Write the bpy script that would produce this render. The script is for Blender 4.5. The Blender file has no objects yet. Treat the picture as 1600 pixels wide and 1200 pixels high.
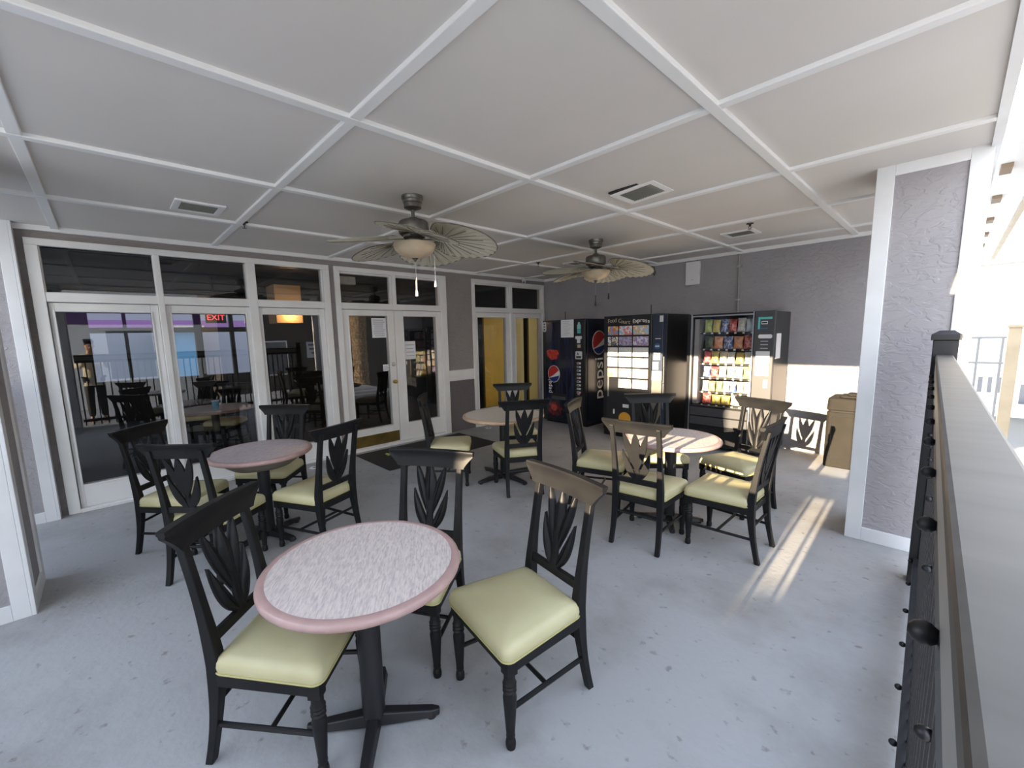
import bpy, bmesh, math, random
from mathutils import Vector, Matrix
random.seed(7)
PI = math.pi
SC = bpy.context.scene
COL = SC.collection

# ------------------------------------------------------------------ materials
MATS = {}
def mat(name, col, rough=0.6, metal=0.0, spec=0.5, noise=None, bump=None, coat=0.0, emit=None, estr=0.0, scale3=None):
    """noise=(scale, dark colour, low, high [,detail]); bump=(scale, strength, distance)"""
    if name in MATS: return MATS[name]
    m = bpy.data.materials.new(name); m.use_nodes = True
    nt = m.node_tree; N = nt.nodes; L = nt.links
    b = N['Principled BSDF']
    b.inputs['Base Color'].default_value = (*col, 1)
    b.inputs['Roughness'].default_value = rough
    b.inputs['Metallic'].default_value = metal
    b.inputs['Specular IOR Level'].default_value = spec
    b.inputs['Coat Weight'].default_value = coat
    if emit:
        b.inputs['Emission Color'].default_value = (*emit, 1)
        b.inputs['Emission Strength'].default_value = estr
    tc = mp = None
    if noise or bump:
        tc = N.new('ShaderNodeTexCoord'); mp = N.new('ShaderNodeMapping')
        L.new(tc.outputs['Object'], mp.inputs['Vector'])
        if scale3: mp.inputs['Scale'].default_value = scale3
    if noise:
        n = N.new('ShaderNodeTexNoise'); n.inputs['Scale'].default_value = noise[0]
        n.inputs['Detail'].default_value = noise[4] if len(noise) > 4 else 6
        L.new(mp.outputs['Vector'], n.inputs['Vector'])
        r = N.new('ShaderNodeValToRGB')
        r.color_ramp.elements[0].position = noise[2]; r.color_ramp.elements[0].color = (*noise[1], 1)
        r.color_ramp.elements[1].position = noise[3]; r.color_ramp.elements[1].color = (*col, 1)
        L.new(n.outputs['Fac'], r.inputs['Fac']); L.new(r.outputs['Color'], b.inputs['Base Color'])
    if bump:
        n = N.new('ShaderNodeTexNoise'); n.inputs['Scale'].default_value = bump[0]; n.inputs['Detail'].default_value = 5
        L.new(mp.outputs['Vector'], n.inputs['Vector'])
        bp = N.new('ShaderNodeBump'); bp.inputs['Strength'].default_value = bump[1]; bp.inputs['Distance'].default_value = bump[2]
        L.new(n.outputs['Fac'], bp.inputs['Height']); L.new(bp.outputs['Normal'], b.inputs['Normal'])
    MATS[name] = m
    return m

def stucco(name, col, dark):
    """knock-down plaster: flattened ridges"""
    m = bpy.data.materials.new(name); m.use_nodes = True
    nt = m.node_tree; N = nt.nodes; L = nt.links; b = N['Principled BSDF']
    b.inputs['Roughness'].default_value = 0.75; b.inputs['Specular IOR Level'].default_value = 0.25
    tc = N.new('ShaderNodeTexCoord'); mp = N.new('ShaderNodeMapping'); mp.inputs['Scale'].default_value = (1, 1, 1.7)
    L.new(tc.outputs['Object'], mp.inputs['Vector'])
    n = N.new('ShaderNodeTexNoise'); n.inputs['Scale'].default_value = 13; n.inputs['Detail'].default_value = 5; n.inputs['Distortion'].default_value = 1.0
    L.new(mp.outputs['Vector'], n.inputs['Vector'])
    r = N.new('ShaderNodeValToRGB'); r.color_ramp.elements[0].position = .44; r.color_ramp.elements[1].position = .56
    L.new(n.outputs['Fac'], r.inputs['Fac'])
    bp = N.new('ShaderNodeBump'); bp.inputs['Strength'].default_value = .42; bp.inputs['Distance'].default_value = .008
    L.new(r.outputs['Color'], bp.inputs['Height']); L.new(bp.outputs['Normal'], b.inputs['Normal'])
    n2 = N.new('ShaderNodeTexNoise'); n2.inputs['Scale'].default_value = 1.6; n2.inputs['Detail'].default_value = 5
    L.new(tc.outputs['Object'], n2.inputs['Vector'])
    r2 = N.new('ShaderNodeValToRGB'); r2.color_ramp.elements[0].position = .3; r2.color_ramp.elements[1].position = .7
    r2.color_ramp.elements[0].color = (*dark, 1); r2.color_ramp.elements[1].color = (*col, 1)
    L.new(n2.outputs['Fac'], r2.inputs['Fac']); L.new(r2.outputs['Color'], b.inputs['Base Color'])
    MATS[name] = m
    return m

def glass(name, tint=(1, 1, 1), ior=1.55):
    m = bpy.data.materials.new(name); m.use_nodes = True
    nt = m.node_tree; N = nt.nodes; L = nt.links
    N.remove(N['Principled BSDF']); out = N['Material Output']
    t = N.new('ShaderNodeBsdfTransparent'); t.inputs['Color'].default_value = (*tint, 1)
    g = N.new('ShaderNodeBsdfGlossy'); g.inputs['Roughness'].default_value = 0.0; g.inputs['Color'].default_value = (1, 1, 1, 1)
    f = N.new('ShaderNodeFresnel'); f.inputs['IOR'].default_value = ior
    x = N.new('ShaderNodeMixShader')
    ge = N.new('ShaderNodeNewGeometry'); mu = N.new('ShaderNodeMath'); mu.operation = 'MULTIPLY'; iv = N.new('ShaderNodeMath'); iv.operation = 'SUBTRACT'; iv.inputs[0].default_value = 1.0
    L.new(ge.outputs['Backfacing'], iv.inputs[1]); L.new(f.outputs['Fac'], mu.inputs[0]); L.new(iv.outputs['Value'], mu.inputs[1])
    L.new(mu.outputs['Value'], x.inputs['Fac']); L.new(t.outputs['BSDF'], x.inputs[1]); L.new(g.outputs['BSDF'], x.inputs[2])
    L.new(x.outputs['Shader'], out.inputs['Surface'])
    MATS[name] = m
    return m

def streaked(name, c1, c2, c3, rough=.38):
    """laminate with fine woven streaks running one way"""
    m = bpy.data.materials.new(name); m.use_nodes = True
    nt = m.node_tree; N = nt.nodes; L = nt.links; b = N['Principled BSDF']
    b.inputs['Roughness'].default_value = rough
    tc = N.new('ShaderNodeTexCoord'); mp = N.new('ShaderNodeMapping')
    mp.inputs['Scale'].default_value = (170, 26, 20); mp.inputs['Rotation'].default_value = (0, 0, .35)
    L.new(tc.outputs['Object'], mp.inputs['Vector'])
    n = N.new('ShaderNodeTexNoise'); n.inputs['Scale'].default_value = 1.0; n.inputs['Detail'].default_value = 3; n.inputs['Distortion'].default_value = .6
    L.new(mp.outputs['Vector'], n.inputs['Vector'])
    r = N.new('ShaderNodeValToRGB'); e = r.color_ramp.elements
    e[0].position = .34; e[0].color = (*c2, 1); e[1].position = .5; e[1].color = (*c1, 1)
    q = r.color_ramp.elements.new(.66); q.color = (*c3, 1)
    L.new(n.outputs['Fac'], r.inputs['Fac']); L.new(r.outputs['Color'], b.inputs['Base Color'])
    MATS[name] = m
    return m

def picture(name, c1, c2, c3, seed):
    """printed card: patches of three colours"""
    m = bpy.data.materials.new(name); m.use_nodes = True
    nt = m.node_tree; N = nt.nodes; L = nt.links; b = N['Principled BSDF']
    b.inputs['Roughness'].default_value = .35
    tc = N.new('ShaderNodeTexCoord'); mp = N.new('ShaderNodeMapping'); mp.inputs['Location'].default_value = (seed * 3.7, seed * 1.3, seed * 2.1)
    L.new(tc.outputs['Object'], mp.inputs['Vector'])
    n = N.new('ShaderNodeTexNoise'); n.inputs['Scale'].default_value = 16; n.inputs['Detail'].default_value = 2
    L.new(mp.outputs['Vector'], n.inputs['Vector'])
    r = N.new('ShaderNodeValToRGB'); r.color_ramp.interpolation = 'CONSTANT'; e = r.color_ramp.elements
    e[0].position = 0; e[0].color = (*c1, 1); e[1].position = .46; e[1].color = (*c2, 1)
    q = r.color_ramp.elements.new(.56); q.color = (*c3, 1)
    L.new(n.outputs['Fac'], r.inputs['Fac']); L.new(r.outputs['Color'], b.inputs['Base Color'])
    MATS[name] = m
    return m

stucco('grey_stucco', (.37, .355, .37), (.32, .305, .318))
stucco('taupe_stucco', (.31, .282, .272), (.265, .24, .232))
stucco('dark_stucco', (.17, .148, .155), (.14, .122, .128))
mat('white_paint', (.74, .75, .76), .45, noise=(3, (.66, .67, .68), .3, .6))
mat('door_paint', (.82, .815, .80), .42, noise=(3, (.77, .76, .735), .3, .6))
mat('ceiling_paint', (.72, .69, .655), .7, noise=(1.1, (.66, .63, .595), .3, .7))
mat('batten_paint', (.82, .82, .81), .6)
mat('trim_grime', (.35, .30, .24), .8)

def floor_material():
    m = bpy.data.materials.new('painted_concrete'); m.use_nodes = True
    nt = m.node_tree; N = nt.nodes; L = nt.links; b = N['Principled BSDF']
    b.inputs['Roughness'].default_value = .62; b.inputs['Specular IOR Level'].default_value = .35
    tc = N.new('ShaderNodeTexCoord')
    n = N.new('ShaderNodeTexNoise'); n.inputs['Scale'].default_value = 1.3; n.inputs['Detail'].default_value = 9; n.inputs['Roughness'].default_value = .65
    L.new(tc.outputs['Object'], n.inputs['Vector'])
    r = N.new('ShaderNodeValToRGB'); e = r.color_ramp.elements
    e[0].position = .28; e[0].color = (.27, .262, .25, 1); e[1].position = .55; e[1].color = (.38, .38, .385, 1)
    L.new(n.outputs['Fac'], r.inputs['Fac'])
    s = N.new('ShaderNodeTexNoise'); s.inputs['Scale'].default_value = 17; s.inputs['Detail'].default_value = 4
    L.new(tc.outputs['Object'], s.inputs['Vector'])
    r2 = N.new('ShaderNodeValToRGB'); e = r2.color_ramp.elements
    e[0].position = .27; e[0].color = (.45, .42, .38, 1); e[1].position = .36; e[1].color = (1, 1, 1, 1)
    L.new(s.outputs['Fac'], r2.inputs['Fac'])
    mx = N.new('ShaderNodeMix'); mx.data_type = 'RGBA'; mx.blend_type = 'MULTIPLY'; mx.inputs['Factor'].default_value = .7
    L.new(r.outputs['Color'], mx.inputs['A']); L.new(r2.outputs['Color'], mx.inputs['B'])
    L.new(mx.outputs['Result'], b.inputs['Base Color'])
    bn = N.new('ShaderNodeTexNoise'); bn.inputs['Scale'].default_value = 28; bn.inputs['Detail'].default_value = 6
    L.new(tc.outputs['Object'], bn.inputs['Vector'])
    bp = N.new('ShaderNodeBump'); bp.inputs['Strength'].default_value = .35; bp.inputs['Distance'].default_value = .008
    L.new(bn.outputs['Fac'], bp.inputs['Height']); L.new(bp.outputs['Normal'], b.inputs['Normal'])
    MATS['painted_concrete'] = m
floor_material()
mat('outdoor_concrete', (.62, .61, .58), .8, noise=(.8, (.5, .49, .47), .3, .6))
mat('black_wood', (.0075, .0075, .0085), .46, spec=.24, noise=(7, (.014, .0135, .0135), .25, .6), bump=(60, .12, .002))
mat('black_metal', (.014, .014, .017), .42, spec=.5)
mat('cushion_vinyl', (.56, .52, .315), .45, noise=(3.5, (.48, .43, .24), .28, .6), bump=(5, .25, .01))
mat('piping', (.42, .38, .16), .5)
streaked('mauve_laminate', (.60, .52, .49), (.46, .40, .40), (.68, .60, .56))
streaked('purple_laminate', (.47, .40, .41), (.34, .285, .31), (.54, .47, .47))
streaked('cream_laminate', (.72, .65, .58), (.66, .59, .52), (.76, .69, .62))
mat('mauve_edge', (.45, .30, .275), .35, noise=(14, (.38, .25, .235), .3, .65))
mat('peach_edge', (.60, .42, .28), .35, noise=(14, (.52, .34, .22), .3, .65))
mat('apron_grey', (.22, .19, .17), .7, noise=(3, (.18, .16, .14), .3, .65))
mat('rubber_mat', (.022, .020, .019), .85, bump=(160, .5, .003))
mat('gecko_green', (.45, .62, .10), .7)
mat('brass', (.62, .47, .17), .3, metal=1.0, noise=(5, (.40, .30, .12), .3, .65))
mat('steel', (.55, .55, .56), .3, metal=1.0)
mat('chrome', (.8, .8, .8), .12, metal=1.0)
mat('pewter', (.20, .195, .17), .38, metal=.75, noise=(20, (.13, .125, .11), .3, .7))
mat('fan_leaf', (.56, .53, .43), .55, noise=(5, (.48, .45, .35), .3, .65))
mat('fan_rib', (.13, .105, .075), .6)
mat('alabaster', (.66, .55, .38), .4, noise=(6, (.52, .40, .26), .3, .7, 3))
mat('dark_rubber', (.02, .02, .02), .6)
mat('grille_grey', (.21, .22, .19), .6)
mat('white_plastic', (.74, .745, .76), .4)
mat('grey_plastic', (.33, .33, .34), .5)
mat('paper', (.80, .80, .82), .7)
mat('ink', (.12, .12, .14), .7)
mat('ink_grey', (.42, .42, .46), .7)
mat('machine_black', (.011, .011, .013), .28, spec=.5)
mat('machine_side', (.016, .016, .017), .3, spec=.5)
mat('machine_dark', (.022, .022, .024), .5)
mat('machine_grey', (.06, .06, .067), .4)
mat('machine_taupe', (.15, .135, .12), .4)
mat('machine_blue', (.028, .038, .062), .35)
mat('soda_front', (.012, .018, .055), .18, noise=(9, (.004, .005, .012), .42, .6), scale3=(2.2, 1, .25), coat=.4)
mat('soda_side', (.010, .013, .028), .26, coat=.3)
mat('logo_red', (.50, .03, .03), .3)
mat('logo_blue', (.012, .03, .16), .3)
mat('logo_white', (.80, .78, .74), .35)
mat('splash_red', (.60, .055, .03), .2, coat=.5, noise=(18, (.30, .01, .015), .4, .6))
mat('splash_dark', (.22, .012, .012), .25, coat=.5, noise=(15, (.02, .004, .006), .42, .58))
mat('label_white', (.72, .72, .74), .5)
mat('label_teal', (.10, .52, .50), .4)
mat('label_navy', (.04, .12, .26), .4)
mat('bottle_aqua', (.30, .62, .58), .3)
mat('orange_disc', (.85, .42, .05), .4)
mat('inside_black', (.03, .03, .032), .6)
mat('coil', (.35, .35, .36), .35, metal=1)
mat('bin_plastic', (.024, .0215, .018), .75, spec=.12, noise=(6, (.02, .018, .015), .3, .6))
mat('bin_gap', (.012, .012, .012), .8)
glass('door_glass', (.80, .80, .80), 1.75)
glass('machine_glass', (.95, .95, .95), 1.45)
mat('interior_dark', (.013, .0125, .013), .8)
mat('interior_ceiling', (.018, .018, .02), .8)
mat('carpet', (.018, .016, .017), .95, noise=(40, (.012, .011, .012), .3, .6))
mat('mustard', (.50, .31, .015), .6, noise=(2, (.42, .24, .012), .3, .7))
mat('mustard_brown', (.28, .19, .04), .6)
mat('exit_red', (.8, .05, .05), .5, emit=(1, .08, .08), estr=1.6)
mat('warm_plaster', (.72, .50, .26), .8)
mat('lamp_warm', (1, .7, .4), .5, emit=(1, .62, .30), estr=14)
mat('purple_wall', (.11, .05, .16), .7)
mat('blue_wall', (.05, .15, .26), .7)
mat('pale_wall', (.12, .135, .17), .7)
mat('cream_siding', (.82, .78, .68), .7, bump=(4, .3, .02), scale3=(.1, .1, 8))
mat('white_siding', (.80, .80, .78), .7)
mat('roof_shingle', (.30, .27, .24), .9, noise=(12, (.22, .2, .18), .3, .6))
mat('window_dark', (.16, .16, .17), .2)
mat('tan_post', (.50, .41, .28), .6, noise=(4, (.43, .35, .235), .3, .6))
mat('shade_wall', (.07, .06, .052), .8)  # the shade beyond the railing is put into this dark wall colour
mat('cap_board', (.085, .076, .068), .5, spec=.35, noise=(5, (.06, .054, .047), .3, .65), scale3=(4, .6, 4))
mat('rail_grey', (.30, .295, .28), .45)
mat('palm_bark', (.34, .25, .16), .9, noise=(14, (.12, .09, .06), .42, .6), bump=(16, .9, .04))
mat('palm_green', (.10, .20, .05), .6)
mat('leaf_green', (.07, .13, .04), .6)
mat('bracket_brown', (.24, .17, .11), .7)
mat('skin', (.52, .30, .20), .5)
mat('hair', (.02, .014, .012), .5)
mat('sweater', (.74, .68, .54), .8, bump=(30, .3, .01))
mat('trousers', (.010, .011, .016), .7)
mat('sandal', (.30, .16, .08), .6)
mat('eye_white', (.8, .8, .8), .3)
mat('lips', (.40, .15, .13), .45)
mat('phone', (.02, .02, .025), .2)
mat('cup_blue', (.16, .42, .60), .5)

# ------------------------------------------------------------------ mesh helpers
def bx(bm, x0, x1, y0, y1, z0, z1, M=None):
    vs = [bm.verts.new(M @ Vector(c) if M else Vector(c)) for c in
          [(x0, y0, z0), (x1, y0, z0), (x1, y1, z0), (x0, y1, z0), (x0, y0, z1), (x1, y0, z1), (x1, y1, z1), (x0, y1, z1)]]
    for f in ((3, 2, 1, 0), (4, 5, 6, 7), (0, 1, 5, 4), (1, 2, 6, 5), (2, 3, 7, 6), (3, 0, 4, 7)):
        bm.faces.new([vs[i] for i in f])

def lathe(bm, prof, n=20, M=None, caps=True):
    rings = []
    for r, z in prof:
        ring = []
        for i in range(n):
            a = 2 * PI * i / n; v = Vector((r * math.cos(a), r * math.sin(a), z))
            ring.append(bm.verts.new(M @ v if M else v))
        rings.append(ring)
    for a, b in zip(rings, rings[1:]):
        for i in range(n):
            j = (i + 1) % n; bm.faces.new((a[i], a[j], b[j], b[i]))
    if caps:
        bm.faces.new(list(reversed(rings[0]))); bm.faces.new(rings[-1])

def sweep(bm, pts, secs, M=None):
    """closed tube: pts centres, secs list of cross-section offset lists (Vectors, world axes)"""
    rings = []
    for p, s in zip(pts, secs):
        rings.append([bm.verts.new((M @ (Vector(p) + Vector(o))) if M else Vector(p) + Vector(o)) for o in s])
    n = len(rings[0])
    for a, b in zip(rings, rings[1:]):
        for i in range(n):
            j = (i + 1) % n; bm.faces.new((a[i], a[j], b[j], b[i]))
    bm.faces.new(list(reversed(rings[0]))); bm.faces.new(rings[-1])

def tube(bm, pts, r, n=8, M=None):
    pts = [Vector(p) for p in pts]; secs = []
    rs = r if isinstance(r, (list, tuple)) else [r] * len(pts)
    for i, p in enumerate(pts):
        d = (pts[min(i + 1, len(pts) - 1)] - pts[max(i - 1, 0)]).normalized()
        u = d.orthogonal().normalized() if abs(d.z) > .95 else Vector((0, 0, 1)).cross(d).normalized()
        w = d.cross(u)
        secs.append([u * rs[i] * math.cos(2 * PI * k / n) + w * rs[i] * math.sin(2 * PI * k / n) for k in range(n)])
    sweep(bm, pts, secs, M)

def prism(bm, outline, d0, d1, axis='y', M=None):
    """outline in the other two axes, extruded d0..d1 along axis"""
    def P(u, v, d):
        c = {'y': (u, d, v), 'x': (d, u, v), 'z': (u, v, d)}[axis]
        return bm.verts.new(M @ Vector(c) if M else Vector(c))
    a = [P(u, v, d0) for u, v in outline]; b = [P(u, v, d1) for u, v in outline]
    n = len(a)
    for i in range(n):
        j = (i + 1) % n; bm.faces.new((a[i], a[j], b[j], b[i]))
    bm.faces.new(list(reversed(a))); bm.faces.new(b)

def circ(cx, cz, rx, rz=None, n=24, a0=0, a1=2 * PI):
    rz = rx if rz is None else rz
    closed = abs(a1 - a0 - 2 * PI) < 1e-6
    k = n if closed else n + 1
    return [(cx + rx * math.cos(a0 + (a1 - a0) * i / n), cz + rz * math.sin(a0 + (a1 - a0) * i / n)) for i in range(k)]

def rrect(x0, x1, z0, z1, r, n=5):
    o = []
    for cx, cz, a in ((x1 - r, z1 - r, 0), (x0 + r, z1 - r, PI / 2), (x0 + r, z0 + r, PI), (x1 - r, z0 + r, 1.5 * PI)):
        o += [(cx + r * math.cos(a + PI / 2 * i / n), cz + r * math.sin(a + PI / 2 * i / n)) for i in range(n + 1)]
    return o

def obj(name, bm, m, parent=None, smooth=False, bevel=0.0, label=None):
    bmesh.ops.recalc_face_normals(bm, faces=bm.faces[:])
    me = bpy.data.meshes.new(name); bm.to_mesh(me); bm.free()
    me.materials.append(MATS[m] if isinstance(m, str) else m)
    o = bpy.data.objects.new(name, me); COL.objects.link(o)
    if parent: o.parent = parent
    if label: o['label'] = label
    if smooth:
        for p in me.polygons: p.use_smooth = True
        try: me.set_sharp_from_angle(angle=math.radians(smooth if smooth is not True else 40))
        except Exception: pass
    if bevel:
        b = o.modifiers.new('bevel', 'BEVEL'); b.width = bevel; b.segments = 2; b.limit_method = 'ANGLE'; b.angle_limit = .7
    return o

def box(name, x0, x1, y0, y1, z0, z1, m, parent=None, bevel=0.0, label=None):
    bm = bmesh.new(); bx(bm, x0, x1, y0, y1, z0, z1)
    return obj(name, bm, m, parent, bevel=bevel, label=label)

def thing(name, label, cat, loc=(0, 0, 0), rz=0, group=None):
    o = bpy.data.objects.new(name, None); COL.objects.link(o); o.empty_display_size = .1
    o.location = loc; o.rotation_euler = (0, 0, rz); o['label'] = label; o['category'] = cat
    if group: o['group'] = group
    return o

def tag(o, label, cat, group=None):
    o['label'] = label; o['category'] = cat
    if group: o['group'] = group
    return o

def struct(o): o['kind'] = 'structure'; return o

KIDS = {}
def dup(root, label, loc, rz, group=None):
    r = root.copy(); COL.objects.link(r); r.location = loc; r.rotation_euler = (0, 0, rz); r['label'] = label
    if group: r['group'] = group
    for ch in list(root.children):
        c = ch.copy(); COL.objects.link(c); c.parent = r
        for g in list(ch.children):
            d = g.copy(); COL.objects.link(d); d.parent = c
    return r

def text_mesh(name, s, size, m, parent, M, depth=.002, label=None, sx=1.0):
    cu = bpy.data.curves.new('t', 'FONT'); cu.body = s; cu.size = size; cu.extrude = depth; cu.align_x = 'CENTER'; cu.align_y = 'CENTER'
    to = bpy.data.objects.new('t', cu); COL.objects.link(to)
    dg = bpy.context.evaluated_depsgraph_get()
    me = bpy.data.meshes.new_from_object(to.evaluated_get(dg))
    bpy.data.objects.remove(to); bpy.data.curves.remove(cu)
    me.transform(M @ Matrix.Diagonal((sx, 1, 1, 1))); me.materials.clear(); me.materials.append(MATS[m]); me.name = name
    o = bpy.data.objects.new(name, me); COL.objects.link(o); o.parent = parent
    if label: o['label'] = label
    return o
FRONT = Matrix.Rotation(PI / 2, 4, 'X')                    # text lying in XY -> standing, read from -y
FACEX = Matrix.Rotation(PI / 2, 4, 'Z') @ FRONT            # read from +x

# ------------------------------------------------------------------ the room
H = 2.67
YO = -7.62            # open near edge of the roof
XO = 5.70             # open right edge of the roof
struct(box('floor', -.02, 9.0, -12.0, 0.0, -.15, 0.0, 'painted_concrete'))
struct(box('ground', -40, 60, -60, 60, -3.3, -3.1, 'outdoor_concrete'))
struct(box('ceiling', -.12, XO, YO, .12, H, H + .14, 'ceiling_paint'))
xs = [1.159, 2.353, 3.560, 4.767]
ys = [-.560, -1.780, -3.012, -4.273, -5.537, -6.757]
n = 1
for x in xs:
    struct(box('trim_%d' % n, x - .028, x + .028, YO, 0, H - .022, H + .01, 'batten_paint', bevel=.004)); n += 1
for y in ys:
    struct(box('trim_%d' % n, 0, XO, y - .028, y + .028, H - .020, H + .01, 'batten_paint', bevel=.004)); n += 1
struct(box('trim_%d' % n, 0, .035, YO, 0, H - .045, H + .01, 'batten_paint', bevel=.006)); n += 1
struct(box('trim_%d' % n, 0, XO, -.035, 0, H - .045, H + .01, 'batten_paint', bevel=.006)); n += 1
struct(box('wall_back', -.14, 5.75, 0, .14, -.1, H + .1, 'grey_stucco'))
# fascia of the roof, near and right
struct(box('trim_%d' % n, -.12, XO + .04, YO - .04, YO, H - .02, H + .16, 'white_paint')); n += 1
struct(box('trim_%d' % n, XO, XO + .04, YO - .04, .2, H - .02, H + .16, 'white_paint')); n += 1

# door wall (x = 0 face), openings per glazed bay
G1, G2, G3 = (-6.967, -4.295), (-4.226, -2.426), (-1.881, -.03)
ZT = 2.56
bm = bmesh.new()
for a, b in ((YO, G1[0]), (G1[1], G2[0]), (G2[1], G3[0]), (G3[1], 0.0)):
    bx(bm, -.14, 0, a, b, -.1, ZT)
bx(bm, -.14, 0, YO, 0, ZT, H + .05)
struct(obj('wall_left', bm, 'taupe_stucco'))
# wainscot between the french door and the far bay: darker plaster under a white band
struct(box('wall_left_lower', 0, .006, -2.426, -1.881, 0, .87, 'dark_stucco'))
struct(box('trim_%d' % n, 0, .022, -2.426, -1.881, .865, 1.042, 'door_paint', bevel=.004)); n += 1

def casing(a, b, wl, wr):
    global n
    for y0, y1 in ((a, a + wl), (b - wr, b)):
        o = struct(box('trim_%d' % n, -.12, .03, y0, y1, 0, ZT - .062, 'door_paint', bevel=.004)); n += 1
    struct(box('trim_%d' % n, -.12, .03, a, b, ZT - .062, ZT, 'door_paint', bevel=.006)); n += 1
    struct(box('trim_%d' % n, -.12, .024, a + wl, b - wr, 2.005, 2.09, 'door_paint', bevel=.006)); n += 1
    struct(box('trim_%d' % n, -.12, .045, a + wl, b - wr, 0, .035, 'door_paint', bevel=.006)); n += 1
casing(*G1, .084, .084); casing(*G2, .069, .108); casing(*G3, .055, .05)

win = [0]; dor = [0]
def transom(y0, y1, z0=2.095, z1=2.498):
    win[0] += 1
    f = bmesh.new()
    bx(f, -.09, -.012, y0 - .022, y0, z0 - .01, z1 + .01); bx(f, -.09, -.012, y1, y1 + .022, z0 - .01, z1 + .01)
    bx(f, -.09, -.012, y0, y1, z0 - .022, z0); bx(f, -.09, -.012, y0, y1, z1, z1 + .022)
    o = struct(obj('window_%d' % win[0], f, 'door_paint', bevel=.003))
    box('pane', -.058, -.052, y0, y1, z0, z1, 'door_glass', o)
    return o
def leaf(y0, y1, g0, g1, zb, zt=1.918, parent=None):
    dor[0] += 1
    f = bmesh.new()
    bx(f, -.075, -.006, y0, g0, .036, 2.0); bx(f, -.075, -.006, g1, y1, .036, 2.0)
    bx(f, -.075, -.006, g0, g1, .036, zb); bx(f, -.075, -.006, g0, g1, zt, 2.0)
    o = struct(obj('door_%d' % dor[0], f, 'door_paint', bevel=.004))
    bead = bmesh.new(); w = .016
    bx(bead, -.03, .002, g0 - w, g0, zb - w, zt + w); bx(bead, -.03, .002, g1, g1 + w, zb - w, zt + w)
    bx(bead, -.03, .002, g0, g1, zb - w, zb); bx(bead, -.03, .002, g0, g1, zt, zt + w)
    obj('glazing_bead', bead, 'door_paint', o, bevel=.004)
    box('pane', -.043, -.037, g0, g1, zb, zt, 'door_glass', o)
    return o
# bay one: three tall glazed leaves
for y0, y1 in ((-6.875, -6.09), (-6.03, -5.255), (-5.155, -4.386)): transom(y0, y1)
d = [leaf(-6.878, -6.09, -6.84, -6.155, .262), leaf(-6.032, -5.25, -5.985, -5.295, .262), leaf(-5.155, -4.382, -5.12, -4.45, .262)]
for c in (-6.06, -5.205):
    struct(box('trim_%d' % n, -.12, .026, c - .028 - (.02 if c > -6 else 0), c + .028 + (.02 if c > -6 else 0), .03, ZT - .05, 'door_paint', bevel=.006)); n += 1
# bay two: pair of french doors
for y0, y1 in ((-4.157, -3.405), (-3.31, -2.54)): transom(y0, y1, 2.092, 2.478)
struct(box('trim_%d' % n, -.12, .026, -3.39, -3.325, 2.06, ZT - .05, 'door_paint', bevel=.006)); n += 1
dl = leaf(-4.155, -3.371, -4.056, -3.481, .31)
dr = leaf(-3.365, -2.536, -3.216, -2.635, .30)
box('kick_plate', -.006, -.001, -4.14, -3.385, .05, .21, 'brass', dl, label='brass kick plate')
def knob(y, z, m, par, r=.028):
    b = bmesh.new()
    M = Matrix.Translation((-.006, y, z)) @ Matrix.Rotation(PI / 2, 4, 'Y')
    lathe(b, [(r * 1.05, 0), (r * 1.05, .008), (r * .4, .012), (r * .4, .034), (r * .8, .042), (r, .056), (r * .75, .068), (r * .2, .072)], 18, M)
    return obj('door_knob', b, m, par, smooth=True)
knob(-3.417, .955, 'brass', dl)
b = bmesh.new(); lathe(b, [(.03, 0), (.03, .012), (.022, .018), (.02, .018)], 18, Matrix.Translation((-.006, -3.42, 1.215)) @ Matrix.Rotation(PI / 2, 4, 'Y'))
obj('deadbolt', b, 'steel', dl, smooth=True)
for z in (.35, 1.02, 1.75):
    b = bmesh.new(); lathe(b, [(.009, 0), (.009, .11)], 10, Matrix.Translation((.006, -2.54, z)))
    obj('hinge', b, 'door_paint', dr, smooth=True)
# bay three
for y0, y1 in ((-1.82, -1.0), (-.886, -.085)): transom(y0, y1, 2.088, 2.478)
leaf(-1.826, -.972, -1.762, -1.084, .30); leaf(-.925, -.082, -.816, -.147, .30)
struct(box('trim_%d' % n, -.12, .026, -.972, -.925, .03, ZT - .05, 'door_paint', bevel=.006)); n += 1

def column(name, x0, x1, y0, y1, top, w=.095, base=.10, faces='+y-y+x-x'):
    """stucco core with a white board frame standing proud on each shown face"""
    o = struct(box(name, x0 + .012, x1 - .012, y0 + .012, y1 - .012, -.1, top, 'grey_stucco'))
    b = bmesh.new(); t = .02
    for ax, fx in (('y', y0), ('y', y1)):
        if ('-y' if fx == y0 else '+y') not in faces: continue
        a0, a1 = (fx, fx + t) if fx == y0 else (fx - t, fx)
        bx(b, x0, x0 + w, a0, a1, 0, top); bx(b, x1 - w, x1, a0, a1, 0, top)
        bx(b, x0 + w, x1 - w, a0, a1, 0, base); bx(b, x0 + w, x1 - w, a0, a1, top - .10, top)
    for fx in (x0, x1):
        if ('-x' if fx == x0 else '+x') not in faces: continue
        a0, a1 = (fx, fx + t) if fx == x0 else (fx - t, fx)
        bx(b, a0, a1, y0 + t, y0 + w, 0, top); bx(b, a0, a1, y1 - w, y1 - t, 0, top)
        bx(b, a0, a1, y0 + w, y1 - w, 0, base); bx(b, a0, a1, y0 + w, y1 - w, top - .10, top)
    obj('column_boards', b, 'white_paint', o, bevel=.003)
    return o
column('column_1', 5.186, 5.715, -2.515, -1.985, H + .03)
column('column_2', 1.485, 2.005, -7.54, -7.018, H + .03)
column('column_4', 5.19, 5.80, -7.54, -7.018, H + .03)
column('column_3', -.10, .112, -7.54, -7.014, H + .03, faces='+y+x')

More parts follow.
